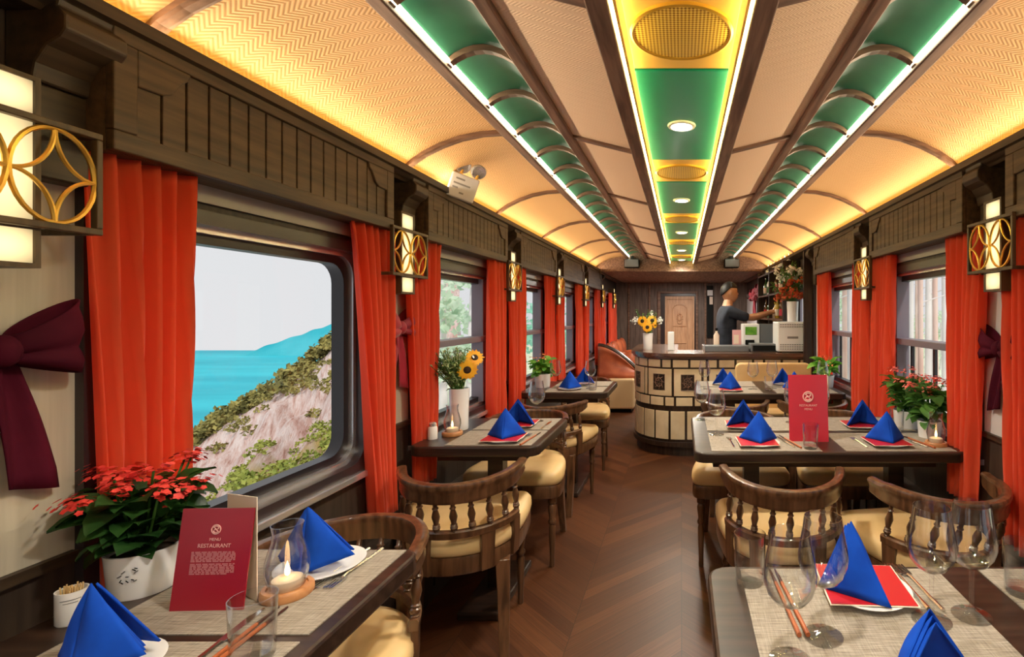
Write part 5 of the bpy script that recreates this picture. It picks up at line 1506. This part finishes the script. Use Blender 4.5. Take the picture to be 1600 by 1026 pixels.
# back counter and bottle shelf along the forest side wall behind the bar
t = thing('back_counter', 'dark low counter along the wall behind the bar', 'counter', (0.0, 0, 0))
MB().box(0.93, 1.19, 5.35, 8.6, 0.0, 0.90).build('cabinet', M['bar_dark'], t, smooth=False); MB().box(0.90, 1.195, 5.33, 8.62, 0.90, 0.93).build('worktop', M['bar_top'], t, smooth=False, bevel=0.004)
t = thing('bottle_shelf', 'dark wall shelf of bottles above the back counter', 'shelf', (0, 0, 0))
for z in (1.22, 1.50, 1.76): MB().box(1.02, 1.19, 5.25, 6.9, z, z + 0.022).build('shelf_board', M['bar_top'], t, smooth=False)
for y in (5.23, 6.06, 6.9): MB().box(1.02, 1.19, y, y + 0.022, 0.93, 1.83).build('upright', M['bar_dark'], t, smooth=False)
MB().box(1.185, 1.197, 5.23, 6.92, 0.93, 1.83).build('back_panel', M['bar_dark'], t, smooth=False)
# partition post where the bar meets the wall
struct(MB().box(1.10, 1.20, 4.66, 4.70, 0, 1.86).box(1.14, 1.20, 4.70, 4.84, 0.93, 1.86).build('trim_7', M['bar_dark'], smooth=False))
def make_bottle(m, lab):
    def f():
        root = thing('bottle', '', 'bottle', group='bottles behind the bar')
        MB().lathe([(0, 0), (0.030, 0), (0.033, 0.005), (0.033, 0.13), (0.026, 0.155), (0.012, 0.175), (0.011, 0.215), (0.013, 0.217), (0.013, 0.226), (0, 0.227)], 14).build('glass_body', m, root)
        MB().lathe([(0.0335, 0.03), (0.0338, 0.032), (0.0338, 0.10), (0.0335, 0.102)], 14).build('paper_label', lab, root)
        return root
    return f
bk = [Kind(make_bottle(M[a], M[b_])) for a, b_ in (('green_glass', 'paper'), ('brown_glass', 'menu_bright'), ('gold_liquid', 'paper'), ('white_plastic', 'leaf_mid'))]
cols = ['green', 'brown', 'amber', 'white']
lev = {1.242: 'middle', 1.522: 'upper', 1.782: 'top', 0.93: 'counter'}
i = 0
for z, nm in lev.items():
    for j in range(6):
        y = 5.36 + j * 0.26 + (0.03 if z > 1.5 else 0)
        if z > 1.7: continue
        c = (i * 7 + j) % 4
        bk[c]((1.09 - (0.03 if nm == 'counter' else 0), y, z), rnd.uniform(0, 6), '%s bottle %s the %s on the %s of the bottle shelf' % (cols[c], ['first from', 'second from', 'third from', 'fourth from', 'fifth from', 'last from'][j], 'flower vase end', nm + ' level'), 'bottles behind the bar')
    i += 1
def make_cup():
    root = thing('hanging_glass', '', 'wine glass', group='glasses on the top shelf')
    MB().lathe([(0.028, 0.0), (0.033, 0.03), (0.030, 0.055), (0.012, 0.068), (0.004, 0.074), (0.004, 0.02 + 0.11), (0.030, 0.138), (0.030, 0.141), (0, 0.141)][:6] + [(0.0, 0.076)], 14).build('bowl', M['white_plastic'], root)
    return root
cup = Kind(make_cup)
for j in range(7):
    cup((1.10, 5.33 + j * 0.21, 1.782), 0, 'upturned white cup on the top bottle shelf, %s from the flower arrangement' % ['first', 'second', 'third', 'fourth', 'fifth', 'sixth', 'last'][j], 'glasses on the top shelf')
# red garland by the far wall behind the barman's hands
b3 = dup(b2, (1.19, 7.55, 1.60), pi, 'red ribbon decoration on the far wall behind the barman hands')
b3.scale = (1.8, 1.8, 1.5)
b4 = dup(b2, (1.19, 8.15, 1.56), pi, 'second red ribbon decoration on the far wall, towards the door')
b4.scale = (1.8, 1.8, 1.4)
# notices by the door
t = thing('wall_cabinet', 'narrow dark wall cabinet with pale notices beside the carved door', 'cabinet', (0.52, 9.47, 0))
MB().box(-0.055, 0.055, 0, 0.028, 0.85, 1.80).build('case', M['black'], t, smooth=False); MB().box(-0.05, 0.05, -0.004, 0, 1.62, 1.72).build('notice', M['white_plastic'], t, smooth=False); MB().box(-0.01, 0.05, -0.004, 0, 1.46, 1.60).build('notice', M['paper'], t, smooth=False)
t = thing('small_bottle', 'small pale bottle on the bar beside the barman', 'bottle', (0.36, 5.35, BZ - 0.003)); 
MB().lathe([(0, 0), (0.03, 0), (0.03, 0.14), (0.012, 0.17), (0.012, 0.20), (0, 0.20)], 14).build('body', M['paper'], t); MB().lathe([(0.0135, 0.185), (0.0135, 0.215), (0, 0.216)], 12).build('cap', M['black'], t)
t = thing('display_card', 'pink card standing between the barman and drinks machine', 'card', (0.555, 5.22, BZ - 0.003))
MB().box(-0.045, 0.045, -0.004, 0.0, 0.0, 0.20).build('front', M['pink'], t, smooth=False); MB().box(-0.045, 0.045, 0.004, 0.05, 0.0, 0.004).build('foot', M['pink'], t, smooth=False); MB().box(-0.03, 0.02, -0.006, -0.004, 0.06, 0.15).build('print', M['paper'], t, smooth=False)

# cream high backed bench before the bar
t = thing('bench', 'cream upholstered high bench with rounded corner between bar and table', 'bench', (0.80, 4.44, 0))
mb = MB(); out = rrect(-0.33, 0.33, 0.40, 0.865, 0.05, 6); n = len(out)
mb.add([(x, 0.06, z) for x, z in out] + [(x, 0.13, z) for x, z in out], [tuple(range(n)), tuple(reversed(range(n, 2 * n)))] + [(i, (i + 1) % n, n + (i + 1) % n, n + i) for i in range(n)])
mb.build('backrest', M['cushion'], t, smooth=False, bevel=0.012)
MB().box(-0.33, 0.33, -0.20, 0.06, 0.40, 0.48).build('seat', M['cushion'], t, smooth=False, bevel=0.02); MB().box(-0.33, 0.33, -0.18, 0.12, 0.0, 0.40).build('base', M['bar_dark'], t, smooth=False)

# sofa at the far end of the sea side
t = thing('corner_sofa', 'tan leather sofa with curved back on a cream base, far end of the sea side', 'sofa', (0, 0, 0))
MB().box(-1.12, -0.62, 6.75, 9.2, 0.05, 0.44).build('cream_base', M['sofa_base'], t, smooth=False, bevel=0.02)
MB().box(-1.10, -0.66, 6.8, 9.15, 0.0, 0.06).build('kick', M['black'], t, smooth=False)
mb = MB()
def sback(u, v):
    x = lerp(-1.12, -0.60, u); z = 0.44 + v * (0.42 - 0.32 * u ** 1.7)
    return (x, 6.86 + 0.05 * sin(pi * v) + 0.10 * v, z)
mb.grid(sback, 14, 8); mb.build('end_back', M['sofa_leather'], t, solid=0.07, angle=2)
mb = MB(); mb.tube([tuple(Vector(sback(i / 14, 1)) + Vector((0, 0, 0.01))) for i in range(15)], 0.028, 8); mb.build('dark_piping', M['bar_dark'], t)
for k in range(4):
    mb = MB().ball((0, 0, 0), (0.085, 0.30, 0.18), 16, 10)
    o = mb.build('back_cushion', M['sofa_leather'], t, angle=3); o.location = (-1.03 + 0.0 * k, 7.35 + 0.5 * k, 0.70); 
MB().box(-1.10, -0.62, 6.92, 9.18, 0.44, 0.53).build('seat_cushion', M['sofa_leather'], t, smooth=False, bevel=0.03)
for k, (x, y, rz, lab) in enumerate(((-0.90, 7.02, 0.3, 'tan leather scatter cushion leaning at the curved end of the sofa'), (-0.76, 7.12, -0.2, 'glossy tan leather scatter cushion closest to the bar'))):
    q = 0.13
    def cfn(u, v, s_=1): return (lerp(-q, q, u), s_ * 0.05 * (sin(pi * u) * sin(pi * v)) ** 0.6, lerp(-q, q, v))
    mb = MB(); mb.grid(cfn, 12, 12); mb.grid(lambda u, v: cfn(u, v, -1), 12, 12)
    o = mb.build('cushion', M['sofa_leather'], angle=3); o.location = (x, y, 0.66); o.rotation_euler = (radians(-14), radians(10 * (1 - 2 * k)), rz)
    tag(o, lab, 'cushion', 'scatter cushions on the sofa')

# ============================================================ barman
per_ = thing('person', 'barman in a navy t-shirt, arms stretched towards the bottles behind the bar', 'person', (0.50, 5.85, 0), radians(-80))
def skin_mesh(name, chains, m, parent, sub=2):
    """chains: list of lists of (x, y, z, r); first point of later chains may repeat an existing point to branch"""
    vs_ = []; es = []; rs = []
    def idx(p):
        for i, q in enumerate(vs_):
            if (Vector(q) - Vector(p[:3])).length < 1e-5: return i
        vs_.append(tuple(p[:3])); rs.append(p[3]); return len(vs_) - 1
    for ch in chains:
        k = [idx(p) for p in ch]
        es += list(zip(k, k[1:]))
    me = bpy.data.meshes.new(name); me.from_pydata(vs_, es, []); o = bpy.data.objects.new(name, me); C.objects.link(o)
    q = o.modifiers.new('skin', 'SKIN'); q.use_smooth_shade = True
    for i, sv in enumerate(me.skin_vertices[0].data):
        r = rs[i]; sv.radius = r if isinstance(r, tuple) else (r, r); sv.use_root = i == 0
    q = o.modifiers.new('sub', 'SUBSURF'); q.levels = sub; q.render_levels = sub
    me.materials.append(m); o.parent = parent
    return o
# local frame: +y is the way he faces, x to his right, z up
pel = (0, 0, 0.84, (0.135, 0.10)); chest = (0, 0.01, 1.14, (0.125, 0.085)); shl = (0, 0.01, 1.31, (0.075, 0.05)); neck = (0, 0.015, 1.40, 0.050); headb = (0, 0.04, 1.47, 0.062)
chains = [[pel, (0, 0, 0.98, (0.128, 0.092)), chest, shl, neck, headb]]
for e in (-1, 1):
    chains.append([shl, (e * 0.155, 0.015, 1.33, 0.052), (e * 0.19, 0.14, 1.26, 0.042), (e * 0.185, 0.27, 1.245, 0.036), (e * 0.12, 0.40, 1.275, 0.030), (e * 0.075, 0.48, 1.30, 0.024), (e * 0.065, 0.525, 1.31, (0.032, 0.018)), (e * 0.055, 0.565, 1.315, (0.030, 0.014))])
    chains.append([pel, (e * 0.085, 0.0, 0.76, 0.080), (e * 0.095, 0.01, 0.45, 0.055), (e * 0.10, -0.01, 0.25, 0.050), (e * 0.10, -0.02, 0.09, 0.036), (e * 0.105, 0.05, 0.04, 0.034), (e * 0.11, 0.13, 0.035, 0.028)])
skin_mesh('body', chains, M['skin'], per_)
# fingers and thumbs
for e in (-1, 1):
    ch = []
    for k in range(4):
        x0 = e * (0.072 - 0.013 * k); L = (0.052, 0.060, 0.056, 0.044)[k]
        ch = [[(x0, 0.555, 1.318 , 0.0085), (x0 - e * .002, 0.565 + L * .5, 1.326 - .006 * k, 0.008), (x0 - e * .012, 0.565 + L * .85, 1.318 - .008 * k, 0.007), (x0 - e * .02, 0.562 + L * .95, 1.306 - .01 * k, 0.006)]]
        skin_mesh('finger', ch, M['skin'], per_, 1)
    skin_mesh('thumb', [[(e * 0.045, 0.515, 1.315, 0.011), (e * 0.026, 0.535, 1.33, 0.010), (e * 0.018, 0.56, 1.335, 0.008)]], M['skin'], per_, 1)
# head
def head_fn(u, v):
    a = u * 2 * pi; p = v * pi
    x = 0.072 * sin(p) * cos(a); y = 0.092 * sin(p) * sin(a); z = -0.115 * cos(p)
    if z < -0.02: x *= 1 - 0.30 * min(1, (-z - 0.02) / 0.09); y *= 1 - 0.12 * min(1, (-z - .02) / .09)
    if y > 0.02 and z < -0.03: y += 0.012
    return (x, 0.045 + y, 1.525 + z)
h = MB().grid(head_fn, 28, 20).build('head', M['skin'], per_, angle=3)
MB().loft([[(x * 0.016, 0.128 + 0.004, 1.548) for x in (-.4, .4)] + [(0.4 * 0.016, 0.120, 1.548), (-0.4 * 0.016, 0.120, 1.548)], [(-0.010, 0.146, 1.512), (0.010, 0.146, 1.512), (0.013, 0.12, 1.512), (-0.013, 0.12, 1.512)], [(-0.012, 0.138, 1.505), (0.012, 0.138, 1.505), (0.012, 0.12, 1.503), (-0.012, 0.12, 1.503)]]).build('nose', M['skin'], h)
for e in (-1, 1):
    MB().ball((e * 0.030, 0.122, 1.540), (0.012, 0.008, 0.007), 10, 6).build('eye', M['eye'], h)
    MB().ball((e * 0.073, 0.040, 1.525), (0.010, 0.020, 0.032), 10, 8).build('ear', M['skin'], h)
    MB().box(e * 0.03 - 0.016, e * 0.03 + 0.016, 0.118, 0.131, 1.555, 1.560).build('eyebrow', M['hair'], h)
MB().ball((0, 0.128, 1.478), (0.022, 0.008, 0.007), 12, 6).build('mouth', M['lip'], h)
def hair_fn(u, v):
    a = u * 2 * pi; p = pi * (1 - 0.60 * v)
    back = max(0, -sin(a)); p = pi * (1 - v * (0.36 + 0.24 * back))
    return (0.080 * sin(p) * cos(a), 0.038 + 0.099 * sin(p) * sin(a), 1.533 - 0.122 * cos(p))
MB().grid(hair_fn, 28, 12).build('hair', M['hair'], per_, solid=0.008, angle=3)
# t-shirt with short sleeves
ts = [[(0, 0, 0.80, (0.158, 0.122)), (0, 0, 0.97, (0.152, 0.115)), (0, 0.01, 1.14, (0.168, 0.122)), (0, 0.01, 1.30, (0.125, 0.092)), (0, 0.012, 1.36, (0.088, 0.07)), (0, 0.014, 1.395, (0.066, 0.06))]]
for e in (-1, 1): ts.append([(0, 0.01, 1.30, 0.1), (e * 0.155, 0.015, 1.325, 0.068), (e * 0.188, 0.13, 1.265, 0.060), (e * 0.19, 0.22, 1.25, 0.058)])
skin_mesh('t_shirt', ts, M['shirt'], per_)
tr = [[(0, 0, 0.86, (0.145, 0.11)), (0, 0, 0.80, (0.14, 0.11))]]
for e in (-1, 1): tr.append([(0, 0, 0.80, 0.14), (e * 0.088, 0, 0.70, 0.09), (e * 0.097, 0.01, 0.45, 0.068), (e * 0.10, -0.01, 0.12, 0.058)])
skin_mesh('trousers', tr, M['trousers'], per_)
o = bk[2]((1.075, 5.955, 1.20), 0, 'amber bottle in the barman hands', 'bottles behind the bar')
bpy.context.view_layer.update()
hp = per_.matrix_world @ Vector((0.0, 0.585, 1.20)); o.location = (hp.x, hp.y, hp.z)

# ============================================================ outdoors, sea side
def sstruct(o): o['kind'] = 'structure'; return o
sstruct(MB().box(-700, -18, 20, 213, -14.2, -14.0).build('sea', M['sea'], smooth=False))
def hill(y, prof, m, name, depth=18):
    mb = MB(); n = len(prof) - 1
    def fn(u, v):
        i = min(int(u * n), n - 1); t_ = u * n - i
        x = lerp(prof[i][0], prof[i + 1][0], t_); z = lerp(prof[i][1], prof[i + 1][1], t_)
        zz = -14 + (z + 14) * sin(pi / 2 * (1 - abs(v - 0.5) * 2)) 
        return (x + 1.2 * sin(7 * u + 9 * v), y + depth * (v - 0.5) * 2, zz + 0.3 * sin(40 * u + 13 * v) * (1 - abs(v - .5) * 2))
    mb.grid(fn, n * 8, 12)
    return sstruct(mb.build(name, m, angle=2))
def px(x, y, Y): return ((x - 1065) * Y / 810, 1.3 + (489 - y) * Y / 810)
hill(196, [px(388, 553, 196), px(410, 546, 196), px(440, 534, 196), px(470, 522, 196), px(495, 512, 196), px(530, 504, 196), px(600, 485, 196), px(700, 470, 196)], M['far_hill'], 'headland_hill', 10)
# cliff slope falling to the sea
CR = [(225, 745), (258, 722), (300, 690), (350, 655), (400, 630), (450, 597), (490, 568), (530, 533), (580, 495), (640, 455), (720, 420)]
def cliff(u, v):
    n = len(CR) - 1; i = min(int(u * n), n - 1); t_ = u * n - i
    cx, cyy = lerp(CR[i][0], CR[i + 1][0], t_), lerp(CR[i][1], CR[i + 1][1], t_)
    Yr = 42.0; top = Vector((px(cx, cyy, Yr)[0], Yr, px(cx, cyy, Yr)[1]))
    bot = Vector((lerp(-17.0, -5.2, u), 11.5, lerp(-6.2, -1.9, u)))
    p = bot.lerp(top, v)
    g = sin(pi * v)
    p.z += -1.2 * g + 0.55 * g * sin(23 * u + 5 * v) + 0.35 * g * sin(51 * u - 9 * v + 1) + 0.25 * g * sin(17 * v + 31 * u)
    return p
mb = MB(); mb.grid(lambda u, v: cliff(u, v), 120, 70, lambda u, v: (u, v)); sstruct(mb.build('cliff_hill', M['cliff'], angle=2))
mb = MB(); mb.grid(lambda u, v: cliff(u, 1) + Vector((-1.5 - 2 * v, 3 + 6 * v, -14 * v)), 60, 4, lambda u, v: (u, 1 - 0.2 * v)); sstruct(mb.build('cliff_hill_back', M['cliff'], angle=2))
def clump(mb, c, r, rr, n=70, leaf=0.18):
    for k in range(n):
        d_ = Vector((rr.gauss(0, 1), rr.gauss(0, 1), abs(rr.gauss(0, 1)) * .8)).normalized() * r * rr.uniform(.55, 1.0)
        p = Vector(c) + d_; q = Vector((rr.gauss(0, 1), rr.gauss(0, 1), rr.gauss(0, 1))).normalized(); w_ = q.orthogonal().normalized()
        a = leaf * r * rr.uniform(.8, 1.6)
        mb.add([tuple(p - q * a), tuple(p + w_ * a * .6), tuple(p + q * a), tuple(p - w_ * a * .6)], [(0, 1, 2, 3)])
rr = random.Random(9)
mb = MB()
for k in range(150):
    u = rr.uniform(0.06, 0.74); v = 1 - abs(rr.gauss(0, .045)); c = cliff(u, v)
    clump(mb, c + Vector((0, -0.2, 0.15)), rr.uniform(.5, 1.05), rr, 55)
for k in range(70):
    u = rr.uniform(0.25, .72); v = rr.uniform(.45, .95)
    if sin(9 * u + 2) * sin(7 * v + 14 * u) < .15: continue
    clump(mb, cliff(u, v), rr.uniform(.35, .75), rr, 45)
o = mb.build('hillside_undergrowth', M['scrub'], smooth=False, fix=False); o['kind'] = 'stuff'
mb = MB()
for k in range(150):
    u = rr.uniform(0.35, .98); v = rr.uniform(0.03, .34) + .16 * max(0, u - .5)
    clump(mb, cliff(u, v), rr.uniform(.20, .42), rr, 50)
o = mb.build('grassy_undergrowth', M['scrub_light'], smooth=False, fix=False); o['kind'] = 'stuff'

# ground close to the carriage
sstruct(MB().prism([(-1.6, 3.0), (-1.6, 40), (-22.5, 40)], -1.3, -1.2).build('ground', M['meadow'], smooth=False))
sstruct(MB().box(1.5, 40, -6, 60, -1.3, -1.2).build('ground', M['meadow'], smooth=False))
def tree(x, y, r, h, seed, m, bark, label, crown0, group, leaves=900, leaf=.10):
    rr = random.Random(seed)
    root = thing('tree', label, 'tree', (x, y, -1.2), group=group)
    MB().tube([(0, 0, 0), (rr.uniform(-.05, .05), 0, h * .4), (rr.uniform(-.1, .1), rr.uniform(-.1, .1), h * .95)], [r, r * .85, r * .4], 10).build('trunk', bark, root)
    mb = MB()
    for k in range(14):
        a = rr.uniform(0, 6.28); q = rr.uniform(0, 1); rad = (1 - q) * h * .22 + .25
        c = Vector((cos(a) * rad * rr.uniform(.2, 1), sin(a) * rad * rr.uniform(.2, 1), lerp(crown0, h, q)))
        clump(mb, c, rr.uniform(.5, .9) * (h * .10 + .3), rr, leaves // 14, leaf)
    mb.build('crown', m, root, smooth=False, fix=False)
    return root
TG = 'trees outside the sea side windows'
for i, (x, y, h, m, lab) in enumerate([(-5.6, 12.2, 4.6, 'hazy_foliage', 'pale green tree filling the upper pane of the sunflower window'), (-4.4, 10.8, 3.2, 'hazy_foliage', 'pale bushy tree low behind the sunflower vase'),
        (-4.9, 14.2, 4.6, 'teal_foliage', 'blue green tree in the third sea side window'), (-4.0, 17.4, 4.8, 'teal_foliage', 'blue green tree behind the leafy potted plant'), (-7.4, 18.5, 5.2, 'hazy_foliage', 'tall pale tree behind the blue green ones'), (-3.7, 20.5, 4.8, 'hazy_foliage', 'pale tree seen through the fourth sea side window')]):
    tree(x, y, .10, h, 60 + i, M[m], M['bark_grey'], lab, .8, TG, 800, .15)
PG = 'pine trunks outside the forest side'
rr = random.Random(15)
pn = 0
for k, (xr, Y) in enumerate([(.425, 7.5), (.445, 11), (.462, 8.6), (.475, 14), (.492, 9.2), (.508, 12), (.522, 7.2), (.538, 10), (.552, 13), (.415, 13), (.455, 17), (.485, 19), (.515, 17), (.30, 12), (.315, 15), (.328, 10), (.345, 14)]):
    r = rr.uniform(.036, .060) * Y / 9
    root = thing('pine_tree', ['reddish', 'pale grey'][k % 2] + ' pine trunk ' + ['first in the pine window from the far curtain', 'second in the pine window from the far curtain', 'third in the pine window, close to the glass', 'in the middle distance of the pine window', 'standing at the middle of the pine window', 'just past the middle of the pine window', 'closest to the glass of the pine window', 'by the near curtain of the pine window', 'behind the near curtain of the pine window', 'deep in the forest at the far curtain', 'deep in the forest behind the second trunk', 'deepest in the forest at the window middle', 'deep in the forest toward the near curtain', 'first in the window beside the bar', 'deeper in the window beside the bar', 'closest in the window beside the bar', 'last in the window beside the bar'][k], 'tree', (xr * Y, Y, -1.2), group=PG)
    MB().tube([(0, 0, 0), (rr.uniform(-.05, .05), 0, 3), (rr.uniform(-.12, .12), 0, 7.5)], [r, r * .92, r * .75], 12).build('trunk', M['bark'] if k % 2 == 0 else M['bark_grey'], root)
    mb = MB()
    for j in range(5):
        a = rr.uniform(0, 6.28); z = rr.uniform(2.6, 6.5); mb.tube([(0, 0, z), (cos(a) * .35, sin(a) * .35, z + .12), (cos(a) * .6, sin(a) * .6, z + .05)], [r * .25, r * .16, r * .06], 6)
    mb.build('bare_branches', M['bark_grey'], root)
for i, (x, Y, h) in enumerate([(5.6, 18.5, 3.4), (6.6, 22, 3.0), (9.5, 21, 2.2), (11.5, 23, 2.4)]):
    tree(x, Y, .06, h, 90 + i, M['hazy_foliage'], M['bark_grey'], ['pale bush seen through the window beside the bar', 'pale bush behind the trunks at the window beside the bar', 'low pale bush deep behind the pine trunks', 'low pale bush deepest behind the pine trunks'][i], .4, 'bushes outside the forest side', 800, .14)
